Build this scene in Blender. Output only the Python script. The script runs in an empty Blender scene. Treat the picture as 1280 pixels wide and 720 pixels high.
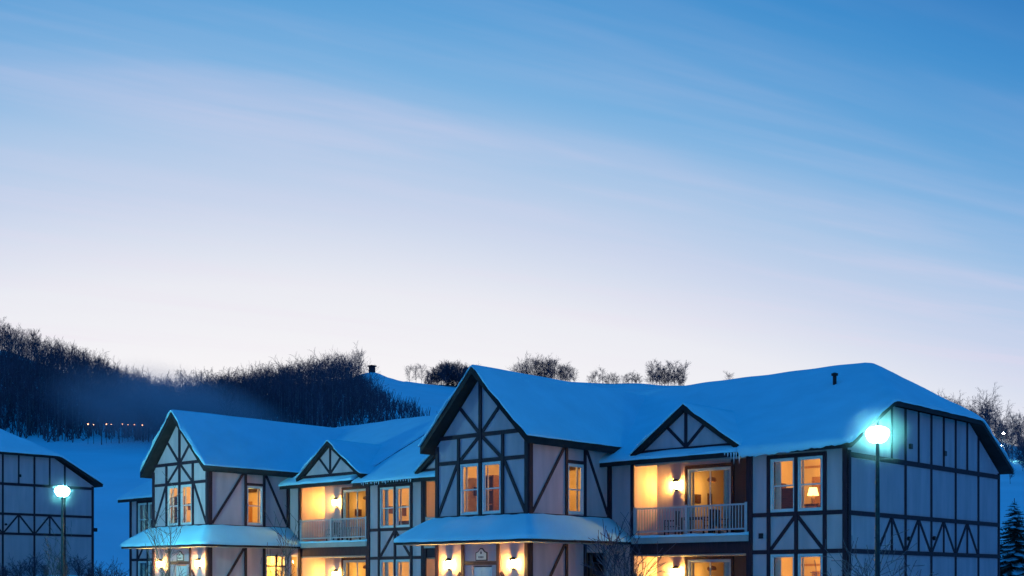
import bpy, math, random
import numpy as np
from mathutils import Vector

# ------------------------------------------------------------------ scene, camera, sky, exposure
S = bpy.context.scene
C = S.collection
random.seed(7)
RNG = np.random.default_rng(11)
PI = math.pi
THETA = math.radians(42.84)            # the lodge's depth axis lies this far right of the view
SN, CS = math.sin(THETA), math.cos(THETA)

cam_d = bpy.data.cameras.new('camera')
cam = bpy.data.objects.new('camera', cam_d)
C.objects.link(cam)
cam.location = (0, 0, 0)               # eye height: the ground is at z = -1.75
cam.rotation_euler = (PI/2, 0, THETA)
cam_d.sensor_width = 36
cam_d.lens = 36*1571.5/1280
cam_d.shift_y = (727.3-360)/1280       # rising front of a view camera, verticals stay upright
cam_d.clip_start = 0.5
cam_d.clip_end = 8000
S.camera = cam

S.view_settings.view_transform = 'Standard'
S.view_settings.look = 'None'
S.view_settings.exposure = 0
S.view_settings.gamma = 1
S.cycles.use_denoising = True
S.cycles.max_bounces = 6
S.cycles.diffuse_bounces = 3
S.cycles.transparent_max_bounces = 16
S.cycles.volume_bounces = 0
S.cycles.sample_clamp_indirect = 3

W = bpy.data.worlds.new('World')
S.world = W
W.use_nodes = True


def build_sky():
    nt = W.node_tree
    N, L = nt.nodes, nt.links
    N.clear()
    out = N.new('ShaderNodeOutputWorld')
    bg = N.new('ShaderNodeBackground')
    bg.inputs['Strength'].default_value = 1.0
    L.new(bg.outputs[0], out.inputs[0])
    tc = N.new('ShaderNodeTexCoord')

    def m(op, a, b=None, c=None):
        n = N.new('ShaderNodeMath'); n.operation = op
        for i, v in enumerate((a, b, c)):
            if v is None: continue
            if isinstance(v, (int, float)): n.inputs[i].default_value = v
            else: L.new(v, n.inputs[i])
        return n.outputs[0]
    sep = N.new('ShaderNodeSeparateXYZ')
    L.new(tc.outputs['Generated'], sep.inputs[0])
    x, y, z = sep.outputs
    e = m('MULTIPLY', m('ARCSINE', m('MINIMUM', m('MAXIMUM', z, -1.0), 1.0)), 180/PI)
    # the after-sunset glow sits a little left of the view's middle
    ga = THETA + math.radians(10)
    gx, gy = -math.sin(ga), math.cos(ga)
    rho = m('MAXIMUM', m('SQRT', m('ADD', m('MULTIPLY', x, x), m('MULTIPLY', y, y))), 1e-4)
    cosd = m('DIVIDE', m('ADD', m('MULTIPLY', x, gx), m('MULTIPLY', y, gy)), rho)
    turn = m('SUBTRACT', 1.0, cosd)
    drop = m('MULTIPLY', m('SUBTRACT', 1.0, m('EXPONENT', m('MULTIPLY', turn, -52/32))), 32.0)
    s = m('ADD', m('MAXIMUM', e, 0.0), drop)
    ramp = N.new('ShaderNodeValToRGB')
    L.new(m('DIVIDE', s, 90.0), ramp.inputs[0])
    stops = [(0, (.93, .86, .85)), (9.5, (.93, .91, .93)), (13, (.83, .84, .90)), (16.5, (.58, .665, .84)),
             (19.5, (.385, .56, .80)), (22, (.20, .445, .75)), (25, (.10, .345, .68)), (28, (.050, .265, .61)), (31, (.018, .19, .52)), (37, (.003, .18, .55)),
             (60, (.0003, .165, .54)), (90, (.0, .15, .50))]
    el = ramp.color_ramp.elements
    while len(el) < len(stops): el.new(0.5)
    for k, (p, c) in enumerate(stops):
        el[k].position = p/90; el[k].color = (*c, 1)
    # thin streaks of cirrus on a flat layer overhead
    zz = m('MAXIMUM', m('ADD', z, 0.02), 0.05)
    px, py = m('DIVIDE', x, zz), m('DIVIDE', y, zz)
    F = (-SN, CS); R = (CS, SN)
    d = (.497*F[0]+.867*R[0], .497*F[1]+.867*R[1])
    n_ = (-d[1], d[0])
    a = m('ADD', m('MULTIPLY', px, d[0]), m('MULTIPLY', py, d[1]))
    b = m('ADD', m('MULTIPLY', px, n_[0]), m('MULTIPLY', py, n_[1]))

    def streak(sa, sb, off, lo, hi, rough=.55):
        cv = N.new('ShaderNodeCombineXYZ')
        L.new(m('MULTIPLY', a, sa), cv.inputs[0]); L.new(m('MULTIPLY', m('ADD', b, .27), sb), cv.inputs[1])
        cv.inputs[2].default_value = off
        nz = N.new('ShaderNodeTexNoise')
        nz.inputs['Scale'].default_value = 1; nz.inputs['Detail'].default_value = 4
        nz.inputs['Roughness'].default_value = rough; nz.inputs['Distortion'].default_value = .25
        L.new(cv.outputs[0], nz.inputs['Vector'])
        mr = N.new('ShaderNodeMapRange'); mr.interpolation_type = 'SMOOTHSTEP'
        mr.inputs['From Min'].default_value = lo; mr.inputs['From Max'].default_value = hi
        L.new(nz.outputs['Fac'], mr.inputs['Value'])
        return mr.outputs[0]
    c1 = streak(.22, 1.15, 14.66, .36, .74)
    c2 = streak(.5, 3.4, 25.98, .40, .78)
    c3 = streak(.9, 9.0, 4.2, .42, .8)
    cl = m('MINIMUM', m('MULTIPLY', c1, m('ADD', .0, m('ADD', m('MULTIPLY', c2, .58), m('MULTIPLY', c3, .12)))), .8)
    # cirrus keeps the colour of the part of the dome it hangs in, a little pinker and paler
    fade = N.new('ShaderNodeMapRange'); fade.interpolation_type = 'SMOOTHSTEP'
    fade.inputs['From Min'].default_value = 34; fade.inputs['From Max'].default_value = 17
    fade.inputs['To Min'].default_value = .0; fade.inputs['To Max'].default_value = .8
    L.new(s, fade.inputs['Value'])
    mix = N.new('ShaderNodeMix'); mix.data_type = 'RGBA'
    L.new(m('MULTIPLY', cl, fade.outputs[0]), mix.inputs['Factor'])
    L.new(ramp.outputs[0], mix.inputs['A'])
    mix.inputs['B'].default_value = (.84, .70, .85, 1)
    # faint unseen rose anti-twilight band, added low opposite the glow to redden the walls
    band = N.new('ShaderNodeMapRange'); band.interpolation_type = 'SMOOTHSTEP'
    band.inputs['From Min'].default_value = 26; band.inputs['From Max'].default_value = 4
    L.new(e, band.inputs['Value'])
    rose = N.new('ShaderNodeMix'); rose.data_type = 'RGBA'; rose.blend_type = 'ADD'
    L.new(m('MULTIPLY', band.outputs[0], m('MULTIPLY', turn, .5)), rose.inputs['Factor'])
    L.new(mix.outputs['Result'], rose.inputs['A']); rose.inputs['B'].default_value = (.12, .045, .07, 1)
    L.new(rose.outputs['Result'], bg.inputs['Color'])


build_sky()

# ------------------------------------------------------------------ materials


def nodes_of(name):
    m = bpy.data.materials.new(name); m.use_nodes = True
    nt = m.node_tree
    return m, nt, nt.nodes, nt.links, nt.nodes['Principled BSDF']


def surf(name, col, rough=.8, var=.12, scale=3.0, bump=.0, bscale=30.0, stretch=(1, 1, 1), spec=.3, metal=0, dist=.02):
    m, nt, N, L, p = nodes_of(name)
    p.inputs['Roughness'].default_value = rough
    p.inputs['Specular IOR Level'].default_value = spec
    p.inputs['Metallic'].default_value = metal
    tc = N.new('ShaderNodeTexCoord'); mp = N.new('ShaderNodeMapping')
    mp.inputs['Scale'].default_value = stretch
    L.new(tc.outputs['Object'], mp.inputs[0])
    nz = N.new('ShaderNodeTexNoise'); nz.inputs['Scale'].default_value = scale; nz.inputs['Detail'].default_value = 5
    L.new(mp.outputs[0], nz.inputs['Vector'])
    r = N.new('ShaderNodeValToRGB')
    r.color_ramp.elements[0].position = .3; r.color_ramp.elements[1].position = .7
    r.color_ramp.elements[0].color = (*[c*(1-var) for c in col], 1)
    r.color_ramp.elements[1].color = (*[min(1, c*(1+var)) for c in col], 1)
    L.new(nz.outputs['Fac'], r.inputs[0]); L.new(r.outputs[0], p.inputs['Base Color'])
    if bump:
        n2 = N.new('ShaderNodeTexNoise'); n2.inputs['Scale'].default_value = bscale; n2.inputs['Detail'].default_value = 6
        L.new(mp.outputs[0], n2.inputs['Vector'])
        b = N.new('ShaderNodeBump'); b.inputs['Strength'].default_value = bump; b.inputs['Distance'].default_value = dist
        L.new(n2.outputs['Fac'], b.inputs['Height']); L.new(b.outputs[0], p.inputs['Normal'])
    return m


def emit(name, col, strength):
    m = bpy.data.materials.new(name); m.use_nodes = True
    nt = m.node_tree; nt.nodes.clear()
    o = nt.nodes.new('ShaderNodeOutputMaterial'); e = nt.nodes.new('ShaderNodeEmission')
    e.inputs[0].default_value = (*col, 1); e.inputs[1].default_value = strength
    nt.links.new(e.outputs[0], o.inputs[0])
    return m


def glass_mat(name):
    m = bpy.data.materials.new(name); m.use_nodes = True
    nt = m.node_tree; N, L = nt.nodes, nt.links; N.clear()
    o = N.new('ShaderNodeOutputMaterial'); mx = N.new('ShaderNodeMixShader')
    t = N.new('ShaderNodeBsdfTransparent'); g = N.new('ShaderNodeBsdfGlossy'); f = N.new('ShaderNodeFresnel')
    t.inputs[0].default_value = (.92, .95, .94, 1); g.inputs['Roughness'].default_value = .02
    f.inputs['IOR'].default_value = 1.5
    mu = N.new('ShaderNodeMath'); mu.operation = 'MULTIPLY'; mu.inputs[1].default_value = 1.3
    L.new(f.outputs[0], mu.inputs[0])
    ge = N.new('ShaderNodeNewGeometry'); fb = N.new('ShaderNodeMath'); fb.operation = 'SUBTRACT'; fb.inputs[0].default_value = 1
    L.new(ge.outputs['Backfacing'], fb.inputs[1])
    m2 = N.new('ShaderNodeMath'); m2.operation = 'MULTIPLY'; L.new(mu.outputs[0], m2.inputs[0]); L.new(fb.outputs[0], m2.inputs[1])
    L.new(m2.outputs[0], mx.inputs[0]); L.new(t.outputs[0], mx.inputs[1]); L.new(g.outputs[0], mx.inputs[2])
    L.new(mx.outputs[0], o.inputs[0])
    return m


def siding_mat(name, col):
    """painted vertical board siding: fine grooves and grain in relief, faint weathering in colour"""
    m, nt, N, L, p = nodes_of(name)
    p.inputs['Roughness'].default_value = .85; p.inputs['Specular IOR Level'].default_value = .2
    tc = N.new('ShaderNodeTexCoord')
    nz = N.new('ShaderNodeTexNoise'); nz.inputs['Scale'].default_value = .9; nz.inputs['Detail'].default_value = 6
    mp = N.new('ShaderNodeMapping'); mp.inputs['Scale'].default_value = (3, 3, .5)
    L.new(tc.outputs['Object'], mp.inputs[0]); L.new(mp.outputs[0], nz.inputs['Vector'])
    r = N.new('ShaderNodeValToRGB'); r.color_ramp.elements[0].position = .3; r.color_ramp.elements[1].position = .7
    r.color_ramp.elements[0].color = (*[c*.86 for c in col], 1); r.color_ramp.elements[1].color = (*[c*1.08 for c in col], 1)
    L.new(nz.outputs['Fac'], r.inputs[0]); L.new(r.outputs[0], p.inputs['Base Color'])
    sep = N.new('ShaderNodeSeparateXYZ'); L.new(tc.outputs['Object'], sep.inputs[0])
    ad = N.new('ShaderNodeMath'); ad.operation = 'ADD'; L.new(sep.outputs[0], ad.inputs[0]); L.new(sep.outputs[1], ad.inputs[1])
    sc = N.new('ShaderNodeMath'); sc.operation = 'MULTIPLY'; sc.inputs[1].default_value = 1/.203; L.new(ad.outputs[0], sc.inputs[0])
    fr = N.new('ShaderNodeMath'); fr.operation = 'FRACT'; L.new(sc.outputs[0], fr.inputs[0])
    gr = N.new('ShaderNodeMath'); gr.operation = 'GREATER_THAN'; gr.inputs[1].default_value = .07; L.new(fr.outputs[0], gr.inputs[0])
    n2 = N.new('ShaderNodeTexNoise'); n2.inputs['Scale'].default_value = 6
    mp2 = N.new('ShaderNodeMapping'); mp2.inputs['Scale'].default_value = (6, 6, .6)
    L.new(tc.outputs['Object'], mp2.inputs[0]); L.new(mp2.outputs[0], n2.inputs['Vector'])
    s2 = N.new('ShaderNodeMath'); s2.operation = 'MULTIPLY_ADD'; s2.inputs[1].default_value = .4
    L.new(n2.outputs['Fac'], s2.inputs[0]); L.new(gr.outputs[0], s2.inputs[2])
    b = N.new('ShaderNodeBump'); b.inputs['Strength'].default_value = .5; b.inputs['Distance'].default_value = .012
    L.new(s2.outputs[0], b.inputs['Height']); L.new(b.outputs[0], p.inputs['Normal'])
    return m


def volume_mat(name, col, dens):
    m = bpy.data.materials.new(name); m.use_nodes = True
    nt = m.node_tree; nt.nodes.clear()
    o = nt.nodes.new('ShaderNodeOutputMaterial'); v = nt.nodes.new('ShaderNodeVolumePrincipled')
    v.inputs['Color'].default_value = (*col, 1); v.inputs['Density'].default_value = dens
    v.inputs['Anisotropy'].default_value = .0
    nt.links.new(v.outputs[0], o.inputs['Volume'])
    return m


def mist_halo_mat(name, col, dens):
    """drifting mist and added lamp halos: thick in the middle of its body, thinning evenly to nothing at its bounds"""
    m = volume_mat(name, col, dens); nt = m.node_tree; N, L = nt.nodes, nt.links
    v = [n for n in N if n.type == 'PRINCIPLED_VOLUME'][0]
    tc = N.new('ShaderNodeTexCoord')
    ln = N.new('ShaderNodeVectorMath'); ln.operation = 'LENGTH'; L.new(tc.outputs['Object'], ln.inputs[0])
    mr = N.new('ShaderNodeMapRange'); mr.interpolation_type = 'SMOOTHSTEP'
    mr.inputs['From Min'].default_value = 1; mr.inputs['From Max'].default_value = .1
    L.new(ln.outputs['Value'], mr.inputs['Value'])
    nz = N.new('ShaderNodeTexNoise'); nz.inputs['Scale'].default_value = 1.6; nz.inputs['Detail'].default_value = 2
    L.new(tc.outputs['Object'], nz.inputs['Vector'])
    k = N.new('ShaderNodeMath'); k.operation = 'MULTIPLY'; L.new(mr.outputs[0], k.inputs[0]); L.new(nz.outputs['Fac'], k.inputs[1])
    q = N.new('ShaderNodeMath'); q.operation = 'MULTIPLY'; q.inputs[1].default_value = dens*2; L.new(k.outputs[0], q.inputs[0])
    L.new(q.outputs[0], v.inputs['Density'])
    return m


M = dict(
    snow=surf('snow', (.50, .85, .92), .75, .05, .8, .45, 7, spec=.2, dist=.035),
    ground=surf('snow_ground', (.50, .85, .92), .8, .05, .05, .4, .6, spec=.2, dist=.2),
    wall=siding_mat('cream_siding', (.64, .43, .43)),
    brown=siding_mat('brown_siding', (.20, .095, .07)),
    timber=surf('dark_timber', (.045, .016, .024), .7, .35, 4, .3, 25, (4, 4, .6)),
    deck=surf('dark_roof_edge', (.035, .020, .019), .75, .3, 3, .2, 20),
    white=surf('white_paint', (.72, .70, .66), .45, .06, 6),
    rail=surf('rail_paint', (.46, .44, .44), .5, .08, 6),
    room=surf('room_plaster', (.70, .54, .33), .9, .06, 2),
    carpet=surf('room_carpet', (.20, .12, .08), .95, .1, 20),
    curtain=surf('curtain_cloth', (.62, .58, .52), .9, .08, 8),
    wood=surf('dark_furniture_wood', (.09, .035, .02), .45, .3, 6, stretch=(1, 1, 5)),
    oak=surf('amber_wood', (.40, .20, .08), .5, .2, 6, stretch=(5, 5, 1)),
    glass=glass_mat('window_glass'),
    metal=surf('black_metal', (.03, .03, .032), .4, .2, 12, metal=.6),
    pole=surf('dark_pole_metal', (.05, .05, .055), .32, .2, 8, metal=.9, spec=.5),
    plaster=surf('porch_soffit', (.45, .40, .36), .9, .08, 4),
    pbark=surf('pale_bark', (.24, .20, .21), .95, .3, 2),
    bark=surf('grey_bark', (.12, .09, .09), .95, .35, 3),
    twig=surf('bare_twig', (.13, .09, .12), .95, .35, .5),
    twigp=surf('pale_twig', (.13, .11, .10), .9, .25, 5),
    needle=surf('spruce_needle', (.05, .075, .06), .9, .4, 4),
    ice=surf('icicle_ice', (.75, .85, .9), .15, .03, 5, spec=.6),
    plaque=surf('sign_board', (.72, .68, .60), .6, .05, 6),
    ink=surf('sign_ink', (.05, .035, .04), .7, .1, 6),
    sconce=emit('lantern_bulb_light', (1, .58, .10), 420),
    lampglass=emit('street_lamp_light', (.30, 1.0, .95), 200),
    lampglass2=emit('street_lamp_light', (.28, .90, 1.0), 950),
    shade=emit('lamp_shade_light', (1, .56, .14), 6),
    slope=emit('slope_light', (1, .48, .26), 6),
    flood=emit('floodlight', (.5, 1, .95), 900),
    mist=mist_halo_mat('snowmaking_mist', (.95, .90, 1), .042),
    glow=mist_halo_mat('lamp_halo', (.8, .97, 1), .075),  # volumes of the added halos round the street lamps
    glow2=mist_halo_mat('lamp_halo', (.8, .97, 1), .013),
)

# ------------------------------------------------------------------ helpers
ORG = {}


def link(o, parent=None):
    C.objects.link(o)
    if parent is not None: o.parent = parent
    return o


def thing(name, label, cat, loc=(0, 0, 0), rz=0, group=None):
    o = bpy.data.objects.new(name, None); link(o)
    o.location = loc; o.rotation_euler = (0, 0, rz); o.empty_display_size = .3
    o['label'] = label; o['category'] = cat
    if group: o['group'] = group
    ORG[o.name] = Vector(loc)
    return o


def tag(o, label=None, cat=None, group=None, kind=None):
    for k, v in (('label', label), ('category', cat), ('group', group), ('kind', kind)):
        if v: o[k] = v
    return o


class MB:
    def __init__(s): s.v = []; s.f = []

    def add(s, vs, fs):
        k = len(s.v); s.v += [tuple(v) for v in vs]; s.f += [tuple(i+k for i in f) for f in fs]; return s

    def box(s, x0, x1, y0, y1, z0, z1):
        x0, x1 = sorted((x0, x1)); y0, y1 = sorted((y0, y1)); z0, z1 = sorted((z0, z1))
        return s.add([(x0, y0, z0), (x1, y0, z0), (x1, y1, z0), (x0, y1, z0), (x0, y0, z1), (x1, y0, z1), (x1, y1, z1), (x0, y1, z1)],
                     [(0, 3, 2, 1), (4, 5, 6, 7), (0, 1, 5, 4), (1, 2, 6, 5), (2, 3, 7, 6), (3, 0, 4, 7)])

    def tube(s, p0, p1, r0, r1, n=8, cap=True):
        p0, p1 = Vector(p0), Vector(p1); d = (p1-p0).normalized()
        a = d.orthogonal().normalized(); b = d.cross(a)
        vs = []
        for p, r in ((p0, r0), (p1, r1)):
            for k in range(n):
                t = 2*PI*k/n; vs.append(p+a*math.cos(t)*r+b*math.sin(t)*r)
        fs = [(k, (k+1) % n, n+(k+1) % n, n+k) for k in range(n)]
        if cap: fs += [tuple(range(n-1, -1, -1)), tuple(range(n, 2*n))]
        return s.add(vs, fs)

    def lathe(s, prof, c=(0, 0, 0), n=20):
        vs = []; fs = []
        for r, z in prof:
            for k in range(n):
                t = 2*PI*k/n; vs.append((c[0]+r*math.cos(t), c[1]+r*math.sin(t), c[2]+z))
        for i in range(len(prof)-1):
            for k in range(n):
                fs.append((i*n+k, i*n+(k+1) % n, (i+1)*n+(k+1) % n, (i+1)*n+k))
        return s.add(vs, fs)

    def prism(s, poly, off):
        """flat polygon pushed along off"""
        n = len(poly); off = Vector(off)
        vs = [Vector(p) for p in poly]+[Vector(p)+off for p in poly]
        return s.add(vs, [tuple(range(n)), tuple(range(2*n-1, n-1, -1))]+[(k, n+k, n+(k+1) % n, (k+1) % n) for k in range(n)])

    def mesh(s, name, mat, org=Vector((0, 0, 0)), smooth=False):
        me = bpy.data.meshes.new(name)
        me.from_pydata([(x-org[0], y-org[1], z-org[2]) for x, y, z in s.v], [], s.f)
        me.materials.append(mat)
        if smooth:
            me.polygons.foreach_set('use_smooth', [True]*len(me.polygons))
        me.update()
        return me

    def build(s, name, mat, parent=None, smooth=False, fix=True):
        org = ORG.get(parent.name, Vector((0, 0, 0))) if parent else Vector((0, 0, 0))
        me = s.mesh(name, mat, org, smooth)
        if fix:
            import bmesh
            b = bmesh.new(); b.from_mesh(me); bmesh.ops.recalc_face_normals(b, faces=b.faces); b.to_mesh(me); b.free()
        o = bpy.data.objects.new(name, me); link(o, parent)
        if parent: ORG[o.name] = org
        return o


def share(name, me, parent, loc, rz=0, scale=None):
    o = bpy.data.objects.new(name, me); link(o, parent)
    org = ORG.get(parent.name, Vector((0, 0, 0))) if parent else Vector((0, 0, 0))
    o.location = Vector(loc)-org; o.rotation_euler = (0, 0, rz)
    if scale: o.scale = scale
    return o


def copy_tree(o, parent=None):
    c = o.copy(); C.objects.link(c); c.parent = parent
    for ch in o.children: copy_tree(ch, c)
    return c


def np_mesh(name, v, f, mat, smooth=False):
    v = np.asarray(v, np.float32); f = np.asarray(f, np.int32)
    me = bpy.data.meshes.new(name)
    me.vertices.add(len(v)); me.vertices.foreach_set('co', v.ravel())
    k = f.shape[1]
    me.loops.add(f.size); me.loops.foreach_set('vertex_index', f.ravel())
    me.polygons.add(len(f)); me.polygons.foreach_set('loop_start', np.arange(0, f.size, k, dtype=np.int32))
    if smooth: me.polygons.foreach_set('use_smooth', np.ones(len(f), bool))
    me.update(calc_edges=True); me.validate()
    me.materials.append(mat)
    return me


# ------------------------------------------------------------------ terrain
F2 = np.array([-SN, CS]); R2 = np.array([CS, SN])


def fr(x, y):
    return x*F2[0]+y*F2[1], x*R2[0]+y*R2[1]


def wxy(t, r):
    return t*F2[0]+r*R2[0], t*F2[1]+r*R2[1]


# bearings are given as tangent*1571+640; each has a crest distance and crest height
BK = np.array([-500, -200, 0, 100, 200, 260, 330, 440, 465, 495, 530, 600, 700, 850, 1000, 1150, 1200, 1280, 1450, 1800], float)
CT = np.array([600, 600, 600, 600, 600, 620, 620, 620, 640, 640, 660, 700, 750, 750, 700, 520, 470, 430, 430, 430], float)
CY = np.array([450, 430, 437, 472, 512, 508, 494, 472, 466, 474, 478, 484, 476, 482, 495, 530, 537, 560, 570, 590], float)
CZ = CT*(727.3-CY)/1571.5
MZ = np.interp(BK, [-500, 150, 260, 1000, 1300, 1800], [36, 36, 38, 30, 32, 26])
FZ = np.interp(BK, [-500, 60, 120, 180, 1800], [.7, .55, .45, -.9, -.9])


# the same profiles on a fine grid, their corners rounded off
BF = np.arange(-500, 1801, 4.0)


def soft(v, w):
    k = np.hanning(2*w+3)[1:-1]; k /= k.sum()
    return np.convolve(np.pad(np.interp(BF, BK, v), w, mode='edge'), k, mode='valid')


CT, CZ, MZ, FZ = soft(CT, 14), soft(CZ, 5), soft(MZ, 14), soft(FZ, 6)
BK = BF


def wave(x, y):
    return (np.sin(x*.071+1.3)*np.cos(y*.053+.4)+.6*np.sin(x*.17+y*.11)+.4*np.sin(x*.031-y*.21+2))*.5


def height(x, y):
    x = np.asarray(x, float); y = np.asarray(y, float)
    t, r = fr(x, y)
    rho = np.hypot(t, r); ang = np.arctan2(r, t)
    a = np.clip(ang, -math.radians(34), math.radians(34))
    b = 640+1571.5*np.tan(a)
    tt = rho*np.cos(a)
    ct = np.interp(b, BK, CT); cz = np.interp(b, BK, CZ); mz = np.interp(b, BK, MZ); fz = np.interp(b, BK, FZ)
    g = -1.75
    z = np.where(tt < 62, g, np.where(tt < 84, g+(fz-g)*(tt-62)/22,
        np.where(tt < 96, fz, np.where(tt < 330, fz+(mz-fz)*((tt-96)/234)**1.12,
        np.where(tt < ct, mz+(cz-mz)*(tt-330)/(ct-330), cz-np.clip(tt-ct, 0, 400)*.10)))))
    w = np.clip((np.radians(85)-np.abs(ang))/math.radians(45), 0, 1)
    w = w*w*(3-2*w)
    z = g+(z-g)*w
    z = z+wave(x, y)*np.clip((tt-100)/260, 0, 1)*.9
    return z


def terrain():
    an = np.radians(np.unique(np.round(np.concatenate([np.arange(-27, 27.01, .2), np.arange(-180, 177, 4)]), 3)))
    rad = np.concatenate([np.linspace(2, 60, 16), np.linspace(62, 100, 20), np.linspace(105, 330, 46), np.linspace(336, 800, 70), np.geomspace(830, 5000, 16)])
    A, Rr = np.meshgrid(an, rad)
    t = Rr*np.cos(A); r = Rr*np.sin(A)
    x, y = wxy(t, r)
    z = height(x, y)
    v = np.stack([x, y, z], -1).reshape(-1, 3)
    na, nr = len(an), len(rad)
    i, j = np.meshgrid(np.arange(nr-1), np.arange(na), indexing='ij')
    j2 = (j+1) % na
    f = np.stack([i*na+j, i*na+j2, (i+1)*na+j2, (i+1)*na+j], -1).reshape(-1, 4)
    c = len(v); v = np.vstack([v, [[0, 0, -1.75]]])
    tri = np.stack([np.full(na, c), np.arange(na), np.arange(na)], -1)
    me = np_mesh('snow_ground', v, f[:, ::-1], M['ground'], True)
    # centre fan
    o = link(bpy.data.objects.new('snow_ground', me))
    tag(o, kind='structure')
    mb = MB()
    mb.add([tuple(v[c])]+[tuple(v[k]) for k in range(na)], [(0, 1+k, 1+(k+1) % na) for k in range(na)])
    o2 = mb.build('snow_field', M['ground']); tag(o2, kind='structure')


terrain()

# ------------------------------------------------------------------ lodge parts
GZ = -1.75
YB, Y0, YE = 33.65, 38.29, 51.0
PROUD = [0]


def timber(root, axis, c, a0, z0, a1, z1, w=.14, d=.045):
    """one timber on a wall; axis 'Y' = wall facing -Y at y=c, 'X' = wall facing +X at x=c; a runs along the wall"""
    PROUD[0] = (PROUD[0]+1) % 7
    d = d+PROUD[0]*.0012
    v = Vector((a1-a0, z1-z0)); n = Vector((-v.y, v.x)).normalized()*w/2
    q = [(a0+n.x, z0+n.y), (a0-n.x, z0-n.y), (a1-n.x, z1-n.y), (a1+n.x, z1+n.y)]
    mb = MB()
    if axis == 'Y': mb.prism([(a, c+.02, z) for a, z in q], (0, -.02-d, 0))
    else: mb.prism([(c-.02, a, z) for a, z in q], (.02+d, 0, 0))
    return mb.build('timber', M['timber'], root)


def wall(root, axis, c, a0, a1, z0, z1, holes=(), mat='wall', th=.15, name='wall', extra=None, flip=False):
    """wall sheet with real thickness and openings cut through it"""
    As = sorted({a0, a1, *[h[0] for h in holes], *[h[1] for h in holes]})
    Zs = sorted({z0, z1, *[h[2] for h in holes], *[h[3] for h in holes]})
    mb = MB()
    s = (1 if axis == 'Y' else -1)*(-1 if flip else 1)

    def P(a, z, d):
        return (a, c+s*d, z) if axis == 'Y' else (c+s*d, a, z)

    def solid(i, j):
        if i < 0 or j < 0 or i >= len(As)-1 or j >= len(Zs)-1: return False
        am, zm = (As[i]+As[i+1])/2, (Zs[j]+Zs[j+1])/2
        return not any(h[0] < am < h[1] and h[2] < zm < h[3] for h in holes)
    for i in range(len(As)-1):
        for j in range(len(Zs)-1):
            if not solid(i, j): continue
            A, B, Z, Y = As[i], As[i+1], Zs[j], Zs[j+1]
            mb.add([P(A, Z, 0), P(B, Z, 0), P(B, Y, 0), P(A, Y, 0)], [(0, 1, 2, 3)])
            mb.add([P(A, Z, th), P(B, Z, th), P(B, Y, th), P(A, Y, th)], [(3, 2, 1, 0)])
            for (p, q, nb) in (((A, Z), (B, Z), (i, j-1)), ((A, Y), (B, Y), (i, j+1)), ((A, Z), (A, Y), (i-1, j)), ((B, Z), (B, Y), (i+1, j))):
                if not solid(*nb):
                    mb.add([P(*p, 0), P(*q, 0), P(*q, th), P(*p, th)], [(0, 1, 2, 3)])
    if extra:
        n = len(extra)
        mb.prism([P(a, z, 0) for a, z in extra], Vector(P(0, 0, th))-Vector(P(0, 0, 0)))
    return mb.build(name, M[mat], root, fix=False)


def window(root, axis, c, a0, a1, z0, z1, curtains=(1, 1), name='window', slide=False, cdrop=1.0):
    """double-hung window: frame proud of the wall, two sashes, glass, curtains inside"""
    def bx(mb, aa, ab, d0, d1, za, zb):
        if axis == 'Y': mb.box(aa, ab, c+d0, c+d1, za, zb)
        else: mb.box(c-d1, c-d0, aa, ab, za, zb)
    f = .055
    zm = (z0+z1)/2-.02
    mb = MB()
    bx(mb, a0, a0+f, -.03, .1, z0, z1); bx(mb, a1-f, a1, -.03, .1, z0, z1)
    bx(mb, a0+f, a1-f, -.03, .1, z1-f, z1); bx(mb, a0+f, a1-f, -.03, .1, z0, z0+f*1.2)
    root_w = mb.build(name, M['white'], root)
    am = (a0+a1)/2
    sashes = [(a0+f, am+.03, z0+f*1.2, z1-f, .03), (am-.03, a1-f, z0+f*1.2, z1-f, .065)] if slide else \
             [(a0+f, a1-f, zm-.02, z1-f, .02), (a0+f, a1-f, z0+f*1.2, zm+.025, .05)]
    for (x0, x1, y0, y1, d) in sashes:
        g = .045
        mb = MB()
        bx(mb, x0, x0+g, d, d+.03, y0, y1); bx(mb, x1-g, x1, d, d+.03, y0, y1)
        bx(mb, x0+g, x1-g, d, d+.03, y0, y0+g); bx(mb, x0+g, x1-g, d, d+.03, y1-g, y1)
        mb.build('sash', M['white'], root_w)
        mb = MB(); bx(mb, x0+g, x1-g, d+.012, d+.018, y0+g, y1-g)
        mb.build('pane', M['glass'], root_w)
    W_ = a1-a0
    for side, k in zip((0, 1), curtains):
        if not k: continue
        wd = W_*.27*k
        s0 = a0+.02 if side == 0 else a1-.02-wd
        mb = MB(); n = 22; vs = []
        for q in range(n+1):
            a = s0+wd*q/n; d = .24+.03*math.sin(q*1.55)+.01*math.sin(q*.7)
            for z in (z0+(1-cdrop)*(z1-z0)-.05, z1+.02): vs.append((a, c+d, z) if axis == 'Y' else (c-d, a, z))
        mb.add(vs, [(2*q, 2*q+2, 2*q+3, 2*q+1) for q in range(n)])
        mb.build('curtain', M['curtain'], root_w, smooth=True, fix=False)
    return root_w


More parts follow.
